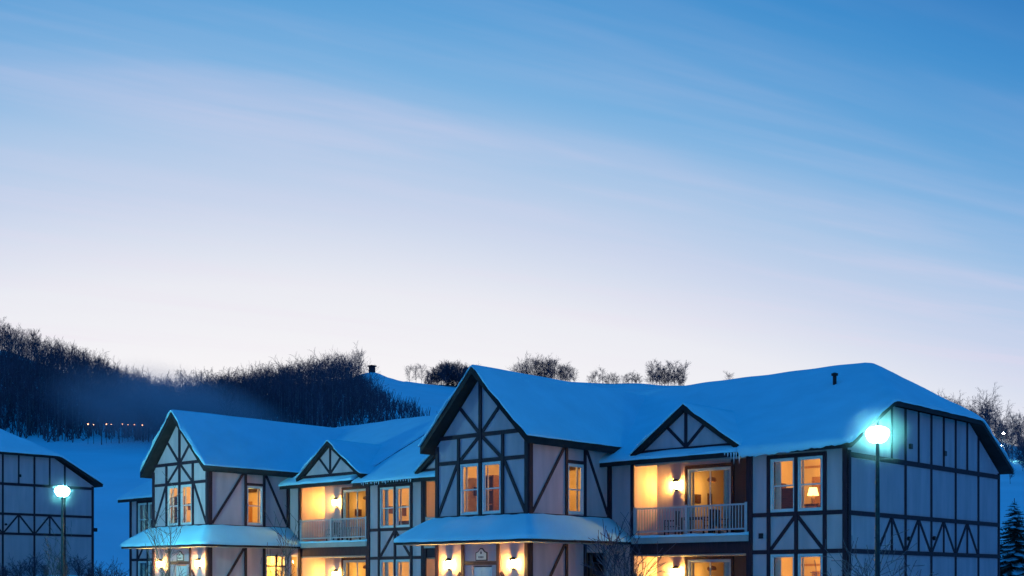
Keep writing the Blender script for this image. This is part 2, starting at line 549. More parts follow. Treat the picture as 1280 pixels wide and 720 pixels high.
def room(root, x0, x1, y0, y1, z0, z1, power, lamp=None, open_='Y', col=(1, .52, .13)):
    """a furnished room's shell behind a window, lit by its own ceiling lamp"""
    mb = MB()
    mb.add([(x0, y1, z0), (x1, y1, z0), (x1, y1, z1), (x0, y1, z1)], [(0, 1, 2, 3)])
    mb.add([(x0, y0, z0), (x0, y1, z0), (x0, y1, z1), (x0, y0, z1)], [(0, 1, 2, 3)])
    if open_ != 'XY': mb.add([(x1, y0, z0), (x1, y1, z0), (x1, y1, z1), (x1, y0, z1)], [(3, 2, 1, 0)])
    mb.add([(x0, y0, z1), (x1, y0, z1), (x1, y1, z1), (x0, y1, z1)], [(0, 1, 2, 3)])
    r = mb.build('room_wall', M['room'], root, fix=False)
    mb = MB(); mb.add([(x0, y0, z0), (x1, y0, z0), (x1, y1, z0), (x0, y1, z0)], [(0, 1, 2, 3)])
    mb.build('room_floor', M['carpet'], r, fix=False)
    # skirting and a picture rail give the wall something to read through the glass
    mb = MB(); mb.box(x0+.01, x1-.01, y1-.03, y1-.002, z1-.42, z1-.34)
    mb.build('picture_rail', M['oak'], r)
    yp = y0+(y1-y0)*.55
    zp = z0+(z1-z0)*.55
    for (dy, w, hh) in ((-.5, .42, .34), (.35, .3, .5)):
        mb = MB(); mb.box(x0+.005, x0+.035, yp+dy-w/2, yp+dy+w/2, zp-hh/2, zp+hh/2); p = mb.build('picture', M['wood'], r)
    xd = x0+(x1-x0)*.3
    mb = MB(); mb.box(xd-.42, xd+.42, y1-.04, y1-.004, z0, z0+2.05); mb.box(xd-.34, xd+.34, y1-.05, y1-.04, z0+.1, z0+1.97)
    mb.build('inner_door', M['oak'], r)
    if power:
        lx, ly, lz = lamp or ((x0+x1)/2, (y0+y1)/2, z1-.45)
        mb = MB(); mb.tube((lx, ly, lz+.13), (lx, ly, z1-.003), .012, .012, 6)
        mb.lathe([(.02, .14), (.15, .10), (.19, 0), (.14, -.06)], (lx, ly, lz), 14)
        mb.build('ceiling_lamp', M['oak'], r, smooth=True)
        ld = bpy.data.lights.new('room_light', 'POINT'); ld.energy = power*2.6*random.Random(int(x0*7+z0*13)).uniform(.7, 1.25); ld.color = col; ld.shadow_soft_size = .12
        lo = bpy.data.objects.new('room_light', ld); link(lo); lo.location = (lx, ly, lz-.22)
    return r


def lantern(root, x, y, z):
    """wall lantern on a wall facing -Y: back plate, cap, base, front shield, side glass"""
    mb = MB()
    mb.box(x-.06, x+.06, y-.03, y+.005, z-.22, z+.22)
    mb.box(x-.12, x+.12, y-.20, y-.03, z+.13, z+.16)
    mb.prism([(x-.11, y-.21, z+.16), (x+.11, y-.21, z+.16), (x, y-.21+.1, z+.25)], (0, .18, 0))
    mb.box(x-.12, x+.12, y-.19, y-.03, z-.17, z-.14)
    mb.box(x-.035, x+.035, y-.205, y-.19, z-.17, z+.16)
    o = mb.build('wall_lantern', M['metal'], root)
    for s in (-1, 1):
        mb = MB(); mb.box(x+s*.032, x+s*.11, y-.18, y-.045, z-.135, z+.125)
        mb.build('lantern_glass', M['sconce'], o)
    return o


def grid_slab(xs, ys, zf, th, name, mat, parent, edge=0, noise=0, seed=0, smooth=True):
    """roof layer: top surface zf over a rectangular footprint, with vertical edges and an underside th lower"""
    X, Y = np.meshgrid(xs, ys)
    Z = zf(X, Y)
    if noise:
        Z = Z+noise*(np.sin(X*1.3+seed)*np.cos(Y*1.7+seed*2)+.6*np.sin(X*3.1+Y*2.3+seed)+.4*np.sin(X*.45-Y*.8+seed))
    bot = zf(X, Y)-th
    if edge:
        dist = np.minimum(np.minimum(X-xs[0], xs[-1]-X), np.minimum(Y-ys[0], ys[-1]-Y))
        Z = Z-edge*np.exp(-dist/.07)
        if noise:
            j = .04*np.sin(X*2.1+seed)+.035*np.sin(X*5.3+1)+.02*np.sin(X*11+seed)
            Z[:2] += (.02*np.sin(X*1.7+seed)+.018*np.sin(X*4.4))[:2]
            Y = Y.copy(); Y[0, :] -= .03+j[0]
            k = .02*np.sin(Y[:, -1]*3.3+seed)+.015*np.sin(Y[:, -1]*8)
            X = X.copy(); X[:, -1] += .02+k
            X[:, 0] -= .02+k
    ny, nx = X.shape
    top = np.stack([X, Y, Z], -1).reshape(-1, 3); bt = np.stack([X, Y, np.minimum(bot, Z-.02)], -1).reshape(-1, 3)
    i, j = np.meshgrid(np.arange(ny-1), np.arange(nx-1), indexing='ij')
    q = np.stack([i*nx+j, i*nx+j+1, (i+1)*nx+j+1, (i+1)*nx+j], -1).reshape(-1, 4)
    o = len(top)
    ring = list(range(nx))+[k*nx+nx-1 for k in range(1, ny)]+[(ny-1)*nx+k for k in range(nx-2, -1, -1)]+[k*nx for k in range(ny-2, 0, -1)]
    # separate rim vertices keep the edge crisp under smooth shading
    rt = top[ring]; rb = bt[ring]; n = len(ring)
    v = np.vstack([top, bt, rt, rb])
    a = np.arange(n); b = (a+1) % n
    side = np.stack([2*o+a, 2*o+n+a, 2*o+n+b, 2*o+b], -1)
    f = np.vstack([q, q[:, ::-1]+o, side])
    org = ORG.get(parent.name, Vector((0, 0, 0)))
    v = v-np.array(org)
    me = np_mesh(name, v, f, mat, smooth)
    ob = bpy.data.objects.new(name, me); link(ob, parent); ORG[ob.name] = org
    return ob


def lines(a, b, step, fine=(.03, .07, .13)):
    n = max(2, int(round((b-a)/step)))
    return np.unique(np.round(np.concatenate([np.linspace(a, b, n+1), [a+q for q in fine], [b-q for q in fine]]), 4))


def main_roof(root, x0, x1, ya, yb, ze, hip0, hip1, inset=.03):
    """long gable roof along X with clipped (jerkinhead) ends; ze = snow height at the eave"""
    m, zj, mh = .547, ze+1.70, .72

    def zf(X, Y):
        z = np.minimum(ze+m*(Y-ya), ze+m*(yb-Y))
        if hip1: z = np.minimum(z, zj+mh*(x1-X))
        if hip0: z = np.minimum(z, zj+mh*(X-x0))
        return z
    th = .15
    xs = lines(x0, x1, .25); ys = lines(ya, yb, .2)
    deck = grid_slab(lines(x0+.03, x1-inset, .5, ()), lines(ya+.04, yb-.04, .27, ()), lambda X, Y: zf(X, Y)-th-.004, .17, 'roof', M['deck'], root, smooth=False)

    def zs(X, Y):                                   # soft ridge and hips
        k = .06
        a, b = ze+m*(Y-ya), ze+m*(yb-Y)
        z = -k*np.log(np.exp(-a/k)+np.exp(-b/k))
        if hip1: z = -k*np.log(np.exp(-z/k)+np.exp(-(zj+mh*(x1-X))/k))
        if hip0: z = -k*np.log(np.exp(-z/k)+np.exp(-(zj+mh*(X-x0))/k))
        return z+.01
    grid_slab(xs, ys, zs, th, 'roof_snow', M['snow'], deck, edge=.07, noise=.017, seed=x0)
    return deck, zf


def gable_roof(root, xc, half, ya, yb, zp, pitch=1.0, deck_th=.27, th=.11, name='gable_roof'):
    """roof with its ridge along Y, gable end at ya"""
    def zf(X, Y): return zp-pitch*np.abs(X-xc)+0*Y

    def zs(X, Y):
        k = .06
        a = zp-pitch*(X-xc); b = zp+pitch*(X-xc)
        return -k*np.log(np.exp(-(a-zp)/k)+np.exp(-(b-zp)/k))+zp+.02
    xs = np.array([xc-half+.02, xc, xc+half-.02])
    deck = grid_slab(xs, np.array([ya+.02, yb]), lambda X, Y: zf(X, Y)-th-.003, deck_th, name, M['deck'], root, smooth=False)
    xs = np.unique(np.concatenate([lines(xc-half, xc+half, .2), [xc, xc-.05, xc+.05]]))
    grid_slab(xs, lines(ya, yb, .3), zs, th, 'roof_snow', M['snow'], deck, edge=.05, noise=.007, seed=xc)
    return deck


def railing(root, x0, x1, y, zt, zb):
    mb = MB()
    mb.box(x0, x1, y-.035, y+.035, zt-.06, zt); mb.box(x0, x1, y-.025, y+.025, zb, zb+.06)
    r = mb.build('railing', M['rail'], root)
    bm = MB().box(-.016, .016, -.016, .016, 0, zt-.06-zb-.06).mesh('baluster', M['rail'])
    pm = MB().box(-.05, .05, -.05, .05, 0, zt-zb+.16).mesh('rail_post', M['rail'])
    posts = (x0+.05, (x0+x1)/2-.1, x1-.05)
    for p in posts: share('rail_post', pm, r, (p, y, zb-.12))
    n = int((x1-x0)/.125)
    for k in range(1, n):
        x = x0+(x1-x0)*k/n
        if min(abs(x-p) for p in posts) < .075: continue
        share('baluster', bm, r, (x, y, zb+.06))
    return r


def bay(root, xc, dz, side_lit, sign=True):
    h = 2.41
    z = lambda q: q+dz
    f = root
    wl, wr = (xc-1.04, xc-.11), (xc+.11, xc+1.04)
    wz0, wz1 = z(2.53), z(4.44)
    wall(f, 'Y', YB, xc-h, xc+h, GZ, z(5.15), [(*wl, wz0, wz1), (*wr, wz0, wz1), (xc-.42, xc+.58, GZ+.1, .60+dz)],
         extra=[(xc-h, z(5.15)), (xc+h, z(5.15)), (xc+.02, z(7.66)), (xc-.02, z(7.66))])
    sx = xc+h
    wall(f, 'X', sx, YB+.15, Y0, z(1.9), z(5.2), [(35.83, 36.73, z(2.55), z(4.42))])
    hole = [(36.92, 38.17, GZ+.25, z(1.12))]
    wall(f, 'X', sx, YB+.15, Y0, GZ, z(1.9), hole)
    wall(f, 'X', xc-h, YB+.15, Y0, GZ, z(5.2), flip=True)
    T = lambda *a, **k: timber(f, 'Y', YB, *a, **k)
    # front: posts, ties, studs, braces
    for s in (-1, 1):
        T(xc+s*(h-.08), GZ, xc+s*(h-.08), z(5.2), w=.17, d=.05)
        T(xc+s*1.15, z(2.42), xc+s*1.15, z(5.42), w=.13, d=.05)
        T(xc, z(5.5), xc+s*1.12, z(6.62), w=.13, d=.03)
        T(xc, z(5.5), xc+s*1.12, z(4.55), w=.13, d=.03)
        T(xc+s*1.22, z(4.47), xc+s*2.28, z(2.52), w=.13, d=.03)
        T(xc+s*.92, GZ, xc+s*.92, z(1.75), w=.14, d=.05)
        T(xc+s*2.25, -1.1, xc+s*1.05, z(.35), w=.13, d=.03)
    T(xc, z(2.42), xc, z(7.5), w=.14, d=.056)
    T(xc-h+.17, z(5.5), xc+h-.17, z(5.5), w=.15, d=.04)
    T(xc-h+.17, z(4.53), xc+h-.17, z(4.53), w=.14, d=.04)
    T(xc-h, z(2.45), xc+h, z(2.45), w=.12, d=.042)
    T(xc-.85, z(.70), xc+.85, z(.70), w=.14, d=.04)
    T(xc-h+.17, z(1.66), xc+h-.17, z(1.66), w=.16, d=.04)
    # side
    T = lambda *a, **k: timber(f, 'X', sx, *a, **k)
    T(YB+.09, GZ, YB+.09, z(5.2), w=.2, d=.05)
    T(Y0-.06, z(1.9), Y0-.06, z(4.9), w=.10, d=.05)
    for y in (35.74, 36.82): T(y, GZ, y, z(5.1), w=.13, d=.05)
    T(YB+.1, z(5.12), Y0, z(5.12), w=.12, d=.04)
    T(YB+.19, z(2.45), Y0-.1, z(2.45), w=.10, d=.04)
    T(35.8, z(4.50), 36.76, z(4.50), w=.12, d=.04)
    T(35.66, z(5.06), 33.86, z(2.55), w=.12, d=.03)
    T(36.90, z(5.06), 38.2, z(2.62), w=.12, d=.03)
    T(35.64, z(1.38), 33.86, z(-1.2), w=.12, d=.03)
    T(YB+.19, z(1.62), Y0-.1, z(1.62), w=.16, d=.04)
    window(f, 'Y', YB, *wl, wz0, wz1, (.35, .15)); window(f, 'Y', YB, *wr, wz0, wz1, (.15, .35))
    window(f, 'X', sx, 35.83, 36.73, z(2.55), z(4.42), (.35, .35))
    room(f, xc-h+.2, sx-.15, YB+.16, Y0-.1, z(1.85), z(5.0), 105, (xc+.5, YB+1.9, z(4.55)), 'XY')
    # ground floor opening at the back of the side wall
    if side_lit:
        window(f, 'X', sx, 36.92, 38.17, GZ+.25, z(1.12), (.0, .35))
        timber(f, 'X', sx, 37.55, GZ+.2, 37.55, z(1.12), w=.09)
        timber(f, 'X', sx, 36.95, z(.55), 38.14, z(.55), w=.07, d=.04)
        room(f, xc-h+.2, sx-.15, YB+.6, Y0-.1, GZ, z(1.5), 120, (sx-1.0, 37.4, z(1.0)), 'XY')
    else:
        mb = MB(); mb.box(sx-.75, sx-.70, 36.92, 38.17, GZ, z(1.12))
        d = mb.build('side_door', M['brown'], f)
        for y in (37.2, 37.55, 37.9):
            MB().box(sx-.70, sx-.66, y-.04, y+.04, GZ, z(1.12)).build('door_batten', M['timber'], d)
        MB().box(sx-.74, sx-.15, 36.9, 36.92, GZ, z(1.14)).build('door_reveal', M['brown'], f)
    # entrance door
    mb = MB(); mb.box(xc-.40, xc+.56, YB+.05, YB+.10, GZ+.1, z(.55))
    d = mb.build('entrance_door', M['white'], f)
    for (a, b, za, zb) in ((-.30, .02, -.35, .42), (.14, .46, -.35, .42), (-.30, .02, -1.3, -.55), (.14, .46, -1.3, -.55)):
        MB().box(xc+a, xc+b, YB+.035, YB+.049, z(za), z(zb)).build('door_panel', M['white'], d)
    mb = MB(); mb.tube((xc+.48, YB+.01, z(-.6)), (xc+.48, YB+.05, z(-.6)), .03, .03, 8); mb.build('door_handle', M['metal'], d)
    for a in (-1.66, 1.70): lantern(f, xc+a, YB, z(.66))
    # plaque over the door with its number
    px, pz = xc+.06, z(.98)
    mb = MB()
    mb.prism([(px-.30, YB-.03, pz-.2), (px+.30, YB-.03, pz-.2), (px+.30, YB-.03, pz+.12), (px+.17, YB-.03, pz+.16), (px+.06, YB-.03, pz+.28), (px-.06, YB-.03, pz+.28), (px-.17, YB-.03, pz+.16), (px-.30, YB-.03, pz+.12)], (0, .03, 0))
    p = mb.build('plaque', M['ink'], f)
    mb = MB(); e = .045
    mb.prism([(px-.30+e, YB-.04, pz-.2+e), (px+.30-e, YB-.04, pz-.2+e), (px+.30-e, YB-.04, pz+.09), (px+.15, YB-.04, pz+.13), (px+.04, YB-.04, pz+.235), (px-.04, YB-.04, pz+.235), (px-.15, YB-.04, pz+.13), (px-.30+e, YB-.04, pz+.09)], (0, .01, 0))
    mb.build('plaque_face', M['plaque'], p)
    mb = MB(); y = YB-.046
    mb.box(px-.035, px+.035, y, y+.004, pz+.06, pz+.15)
    for k in range(4): mb.box(px-.13+k*.07, px-.09+k*.07, y, y+.004, pz-.1, pz-.02)
    mb.build('plaque_lettering', M['ink'], p)
    # skirt roof wrapping the bay
    o = 1.10
    ze, zt = z(1.64), z(2.52)
    ins, hs = .0, h
    q = [((xc-hs-o, YB-o), (xc-hs-.0, YB-.0)), ((xc+hs+o, YB-o), (xc+hs, YB))]
    mb = MB()
    A, B = (xc-h-o, YB-o), (xc+h+o, YB-o)
    ib, ia = (xc+h, YB), (xc-h, YB)
    yb = Y0-.02
    D = .03
    for (p0, p1, p2, p3) in ((A, B, ib, ia), (B, (B[0], yb), (ib[0], yb), ib), ((A[0], yb), A, ia, (ia[0], yb))):
        lo = [(p0[0], p0[1], ze-.06), (p1[0], p1[1], ze-.06), (p2[0], p2[1], zt-.09), (p3[0], p3[1], zt-.09)]
        bo = [(x, yy, ze-.22) for x, yy, _ in lo]
        mb.add(lo+bo, [(0, 1, 2, 3), (7, 6, 5, 4), (0, 4, 5, 1), (1, 5, 6, 2), (2, 6, 7, 3), (3, 7, 4, 0)])
    sk = mb.build('skirt_roof', M['deck'], f)
    # soffit board, paler than the fascia
    mb = MB()
    for (p0, p1, p2, p3) in ((A, B, ib, ia), (B, (B[0], yb), (ib[0], yb), ib)):
        c = [Vector((p[0], p[1], ze-.224)) for p in (p0, p1, p2, p3)]
        mb.add(c, [(3, 2, 1, 0)])
    mb.build('soffit', M['plaster'], sk, fix=False)
    # snow: strips across the width of each slope, domed and rounded at the eave
    prof = [(-.05, -.07), (-.055, .01), (-.03, .07), (.03, .105), (.12, .12), (.3, .13), (.55, .135), (.8, .12), (1, .06)]
    vs = []; fs = []
    path = []

    def pt(out, inn, n, k): return (np.array(out)*(1-k/n)+np.array(inn)*k/n)
    stations = []
    for k in range(13): stations.append(((A[0], yb+(A[1]-yb)*k/12), (ia[0], yb+(ia[1]-yb)*k/12)))
    for k in range(1, 25): stations.append(((A[0]+(B[0]-A[0])*k/24, A[1]), (ia[0]+(ib[0]-ia[0])*k/24, ia[1])))
    for k in range(1, 13): stations.append(((B[0], B[1]+(yb-B[1])*k/12), (ib[0], ib[1]+(yb-ib[1])*k/12)))
    for i, (out, inn) in enumerate(stations):
        out = np.array(out); inn = np.array(inn)
        for (s_, dz_) in prof:
            pq = out+(inn-out)*max(s_, -.08)
            w_ = .012*math.sin(i*1.7)+.01*math.sin(i*.6+s_*4)
            zz = (ze-.06)+(zt-.09-ze+.06)*max(s_, 0)+dz_+(w_ if s_ > -.04 else w_*.5)
            vs.append((pq[0], pq[1], zz))
    m_ = len(prof); n_ = len(stations)
    for i in range(n_-1):
        for j in range(m_-1): fs.append((i*m_+j, (i+1)*m_+j, (i+1)*m_+j+1, i*m_+j+1))
    fs.append(tuple(range(m_))); fs.append(tuple((n_-1)*m_+j for j in range(m_-1, -1, -1)))
    mb = MB(); mb.add(vs, fs); mb.build('skirt_snow', M['snow'], sk, smooth=True)
    # drift banked in the corner against the strip wall
    # roof over the bay
    gable_roof(f, xc, 2.80, YB-.52, 44.4, z(8.10))


def balcony(root, x0, x1, dz, mirror=False, furnish=True, lit=True):
    """two stacked recessed balconies; x0 is the left end"""
    z = lambda q: q+dz
    yb = 39.9
    W_ = x1-x0
    X = (lambda a: x1-a) if mirror else (lambda a: x0+a)
    span = lambda a, b: tuple(sorted((X(a), X(b))))
    d0, d1 = span(1.47, 3.40)
    for lev, (zf, zc, dt) in enumerate(((z(1.74), z(4.62), z(4.30)), (GZ+.15, z(.97), z(.84)))):
        p0, p1 = span(0, 3.52); q0, q1 = span(3.52, W_)
        wall(root, 'Y', yb, p0, p1, zf-.1, zc+.1, [(d0, d1, zf+.06, dt)], name='balcony_back_wall')
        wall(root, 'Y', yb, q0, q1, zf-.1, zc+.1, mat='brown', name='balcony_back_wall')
        timber(root, 'Y', yb, X(1.38), zf, X(1.38), dt+.12, w=.09); timber(root, 'Y', yb, X(3.47), zf, X(3.47), zc, w=.12)
        timber(root, 'Y', yb, *(d0-.1, dt+.08, d1+.1, dt+.08), w=.13, d=.05)
        window(root, 'Y', yb, d0, d1, zf+.06, dt, (.3 if mirror else .15, .9), 'sliding_door', True)
        room(root, d0-.5, d1+1.0, yb+.15, yb+3.2, zf, dt+.22, 16 if lit else 0, (d0+.2, yb+1.3, dt-.35))
        if lit: lantern(root, X(.93), yb, zf+1.98)
        mb = MB(); mb.box(x0-.02, x1+.02, Y0+.12, yb, zc, zc+.05)
        mb.build('balcony_ceiling', M['plaster'], root)
    MB().box(x0-.12, x0, Y0+.05, yb, z(-1.6), z(4.65)).build('balcony_side_wall', M['wall'], root)
    MB().box(x1, x1+.12, Y0+.05, yb, z(-1.6), z(4.65)).build('balcony_side_wall', M['wall'], root)
    # frame of the opening
    for x in (x0+.02, x1-.02): timber(root, 'Y', Y0, x, GZ, x, z(4.5), w=.15, d=.03)
    MB().box(x0, x1, Y0-.02, Y0+.12, z(4.48), z(4.66)).build('header_beam', M['timber'], root)
    MB().box(x0+.08, x1-.08, Y0+.07, Y0+.13, z(4.40), z(4.48)).build('header_trim', M['plaster'], root)
    # floor slab, fascia, snow on the lip
    mb = MB(); mb.box(x0, x1, Y0+.02, yb, z(1.02), z(1.68))
    sl = mb.build('balcony_floor', M['timber'], root)
    MB().box(x0+.05, x1+.02, Y0-.10, Y0+.02, z(1.44), z(1.66)).build('fascia_board', M['plaster'], sl)
    mb = MB(); n = 30
    vs = []
    for k in range(n+1):
        x = x0+.05+(W_-.03)*k/n; w = .012*math.sin(k*1.3)+.01*math.sin(k*.47)
        vs += [(x, Y0-.12, z(1.66)), (x, Y0-.13, z(1.70)+w), (x, Y0-.06, z(1.755)+w), (x, Y0+.10, z(1.75)+w), (x, Y0+.5, z(1.69))]
    mb.add(vs, [(5*k+j, 5*k+5+j, 5*k+6+j, 5*k+j+1) for k in range(n) for j in range(4)]+[(0, 1, 2, 3, 4), (5*n+4, 5*n+3, 5*n+2, 5*n+1, 5*n)])
    mb.build('ledge_snow', M['snow'], sl, smooth=True)
    railing(root, x0+.1, x1-.05, Y0+.0, z(2.79), z(1.86))


def dormer(root, xc, dz):
    z = lambda q: q+dz
    y = 37.98; hw = 2.28; pk = 6.56; m = .70
    zb = z(4.80)
    mb = MB(); mb.prism([(xc-hw, y, zb), (xc+hw, y, zb), (xc, y, zb+hw*m)], (0, .12, 0))
    p = mb.build('dormer', M['wall'], root)
    PROUD[0] = 0

    def T(a0, z0, a1, z1, w=.12, d=.035):
        t = timber(p, 'Y', y, a0, z0, a1, z1, w, d)
    T(xc, z(4.85), xc, z(6.2)); T(xc, z(4.92), xc-.85, z(5.72), .11, .028); T(xc, z(4.92), xc+.85, z(5.72), .11, .031)
    T(xc-hw, z(4.86), xc+hw, z(4.86), .13, .04)
    pitch = m

    def zf(X, Y): return z(pk)-pitch*np.abs(X-xc)+0*Y
    hw2 = hw+.12
    dk = grid_slab(np.array([xc-hw2, xc, xc+hw2]), np.array([y-.20, 41.6]), lambda X, Y: zf(X, Y)-.085, .23, 'dormer_roof', M['deck'], p, smooth=False)
    xs = np.unique(np.concatenate([lines(xc-hw2-.02, xc+hw2+.02, .2), [xc]]))
    grid_slab(xs, lines(y-.23, 41.6, .25), lambda X, Y: zf(X, Y)+.0, .082, 'roof_snow', M['snow'], dk, edge=.04, noise=.005, seed=xc)


def window_section(root, xl, xr, dz, vent=False, lit=True, lw=True):
    z = lambda q: q+dz
    c = (xl+xr)/2; w = xr-xl
    v1, v2 = xl+.81, xr-.84
    wins = [(v1+.075, (v1+v2)/2-.06), ((v1+v2)/2+.06, v2-.075)]
    zs = ((z(2.42), z(4.27)), (GZ+.9, z(.95)))
    holes = [(a, b, za, zb) for a, b in wins for za, zb in zs]
    wall(root, 'Y', Y0, xl, xr, GZ, z(4.75), holes)
    T = lambda *a, **k: timber(root, 'Y', Y0, *a, **k)
    for x in (xl+.07, xr-.09): T(x, GZ, x, z(4.62), w=.17, d=.05)
    for x in (v1, v2, (v1+v2)/2): T(x, GZ, x, z(4.36), w=.13, d=.05)
    T(v1-.06, z(4.34), v2+.06, z(4.34), w=.13, d=.04)
    T(xl+.15, z(2.34), xr-.17, z(2.34), w=.14, d=.04); T(xl+.15, z(1.04), xr-.17, z(1.04), w=.14, d=.04)
    m = (v1+v2)/2
    T(m-.05, z(2.25), v1+.08, z(1.12), w=.12, d=.03); T(m+.05, z(2.25), v2-.08, z(1.12), w=.12, d=.03)
    for i, (a, b) in enumerate(wins):
        for za, zb in zs: window(root, 'Y', Y0, a, b, za, zb, (.95, .25) if i == 0 else (.25, .85))
    for k, (za, zb) in enumerate(((z(1.8), z(4.6)), (GZ+.1, z(1.0)))):
        room(root, xl+.12, xr-.14, Y0+.15, Y0+3.1, za, zb, 62 if lit else 0, (c+.3, Y0+1.9, zb-.4))
    if vent:
        mb = MB(); mb.box(xl+.42, xl+.58, Y0-.05, Y0+.01, z(1.52), z(1.70)); mb.build('wall_vent', M['metal'], root)


def end_wall(root, E, y0, y1, dz, side=1, upper=True):
    """clipped gable end facing +X, timber grid and chevron band"""
    z = lambda q: q+dz
    g = GZ if dz < 1 else dz+GZ-1.2
    jz = 4.7+.547*(41.1-37.7)-.38
    ym = (y0+y1)/2
    mb = MB()
    mb.prism([(E, y0, g), (E, y1, g), (E, y1, z(4.42)), (E, ym+3.45, z(jz)), (E, ym-3.45, z(jz)), (E, y0, z(4.42))], (-.15, 0, 0))
    mb.build('wall', M['wall'], root)
    T = lambda *a, **k: timber(root, 'X', E, *a, **k)
    for zz, w in ((4.25, .17), (2.31, .15), (1.03, .15)): T(y0+.05, z(zz), y1-.05, z(zz), w=w, d=.05)
    mains = [ym+2.13*k for k in range(-2, 3)]
    roofz = lambda y: min(jz, 4.7+.547*(min(y-y0, y1-y)+.59)-.42)
    for y in mains: T(y, g, y, z(roofz(y)), w=.11, d=.035)
    for y in (y0+.08, y1-.07): T(y, g, y, z(4.4), w=.16, d=.036)
    for k in range(-2, 2):
        y = ym+2.13*(k+.5)
        T(y, z(4.33), y, z(roofz(y)), w=.09, d=.035)
        T(y, z(1.1), y, z(2.24), w=.09, d=.035)
        T(y-.06, z(2.22), y-.98, z(1.12), w=.10, d=.025); T(y+.06, z(2.22), y+.98, z(1.12), w=.10, d=.025)
    for y, zz in ((ym-1.75, 4.87), (ym+1.12, 4.83)):
        mb = MB(); mb.box(E, E+.08, y-.09, y+.09, z(zz)-.09, z(zz)+.09); mb.build('wall_vent', M['metal'], root)
    for y, zz in ((ym+.2, 1.62), (ym-1.9, 1.55)):
        mb = MB(); mb.tube((E, y, z(zz)), (E+.09, y, z(zz)), .08, .07, 8); mb.build('wall_vent', M['metal'], root)


def icicle_mesh(L):
    mb = MB(); mb.lathe([(.001, -L), (.012, -L*.7), (.022, -L*.3), (.035, 0)], n=6)
    return mb.mesh('icicle', M['ice'], smooth=True)


# ------------------------------------------------------------------ the lodge
XC, XL = -32.80, -53.10
lodge = thing('lodge', 'long half-timbered lodge with snowy roofs, twin gabled bays and lit balconies', 'lodge', (-40, 44, GZ))
EX = -20.26
bay(lodge, XC, 0, False)
bay(lodge, XL, .22, True)
# strips of wall beside the bays
wall(lodge, 'Y', Y0, XC+2.41, -29.26, GZ, 4.7); timber(lodge, 'Y', Y0, XC+2.52, 1.8, XC+2.52, 4.6, w=.1)
wall(lodge, 'Y', Y0, XL+2.41, -49.8, GZ, 4.9, [(-50.6, -49.9, GZ+.25, 1.34)]); window(lodge, 'Y', Y0, -50.6, -49.9, GZ+.25, 1.34, (0, .3)); room(lodge, -50.66, -49.95, Y0+.15, 39.8, GZ, 1.6, 22, (-50.3, 39.3, 1.2)); timber(lodge, 'Y', Y0, XL+2.52, 1.9, XL+2.52, 4.8, w=.1)
wall(lodge, 'Y', Y0, -36.3, XC-2.41, GZ, 4.7)
wall(lodge, 'Y', Y0, -61.75, XL-2.41, GZ, 4.9)
balcony(lodge, -29.26, -24.08, 0)
balcony(lodge, -49.8, -44.66, .22)
balcony(lodge, -40.79, -36.3, .05, mirror=True, lit=True)
window_section(lodge, -24.08, EX, 0, vent=True)
window_section(lodge, -44.64, -40.81, .05)
window_section(lodge, -65.6, -61.77, .22, lit=False)
end_wall(lodge, EX+.002, Y0, YE, 0)
wall(lodge, 'Y', YE, -65.6, EX, GZ, 4.4, flip=True)
wall(lodge, 'X', -65.6, Y0, YE, GZ, 4.8, flip=True)
r1, zf1 = main_roof(lodge, -45.1, EX+.46, 37.68, YE+.45, 4.70, False, True)
r2, zf2 = main_roof(lodge, -66.1, -45.1, 37.72, YE+.43, 4.86, True, False, .25)
dormer(lodge, -26.55, 0)
dormer(lodge, -47.0, .22)
dormer(lodge, -38.5, .04)
# thick lip of settled snow hanging over the eave beside the right gable
mb = MB(); n = 40; vs = []; xa, xb = -24.15, EX+.44
for k in range(n+1):
    u = k/n; x = xa+(xb-xa)*u
    w = .018*math.sin(k*1.1)+.012*math.sin(k*2.7+1)
    drop = (.36-.20*u**1.6)*min(1, k/2.5+.25)+w
    y = 37.60-.05*math.sin(k*.8)*.4
    vs += [(x, y+.55, 4.93), (x, y+.18, 4.80), (x, y-.01, 4.70), (x, y-.05, 4.60), (x, y-.045, 4.70-drop*.75), (x, y+.0, 4.70-drop), (x, y+.06, 4.70-drop+.03), (x, y+.07, 4.60)]
m_ = 8
mb.add(vs, [(m_*k+j, m_*k+m_+j, m_*k+m_+j+1, m_*k+j+1) for k in range(n) for j in range(m_-1)]+[tuple(range(m_)), tuple(n*m_+j for j in range(m_-1, -1, -1))])
mb.build('eave_snow', M['snow'], r1, smooth=True)
# roof vent pipe
vx, vy = -23.05, 42.55
mb = MB(); vz = float(zf1(np.array(vx), np.array(vy)))
mb.lathe([(.07, -.2), (.07, .32), (.12, .32), (.13, .40), (.03, .44)], (vx, vy, vz), 12); mb.build('vent_pipe', M['metal'], lodge, smooth=False)
ic = [icicle_mesh(l) for l in (.08, .15, .26, .42)]
for k, (x, j) in enumerate(((-24.42, 2), (-24.30, 3), (-24.20, 2), (-24.08, 3), (-23.98, 1), (-24.55, 1), (-23.86, 0), (-24.68, 0))):
    share('icicle', ic[j], r1, (x, 37.66, 4.54))
for k in range(22): share('icicle', ic[random.choice((0, 0, 0, 1))], r1, (-44.4+k*.16+random.uniform(-.05, .05), 37.66, 4.54))

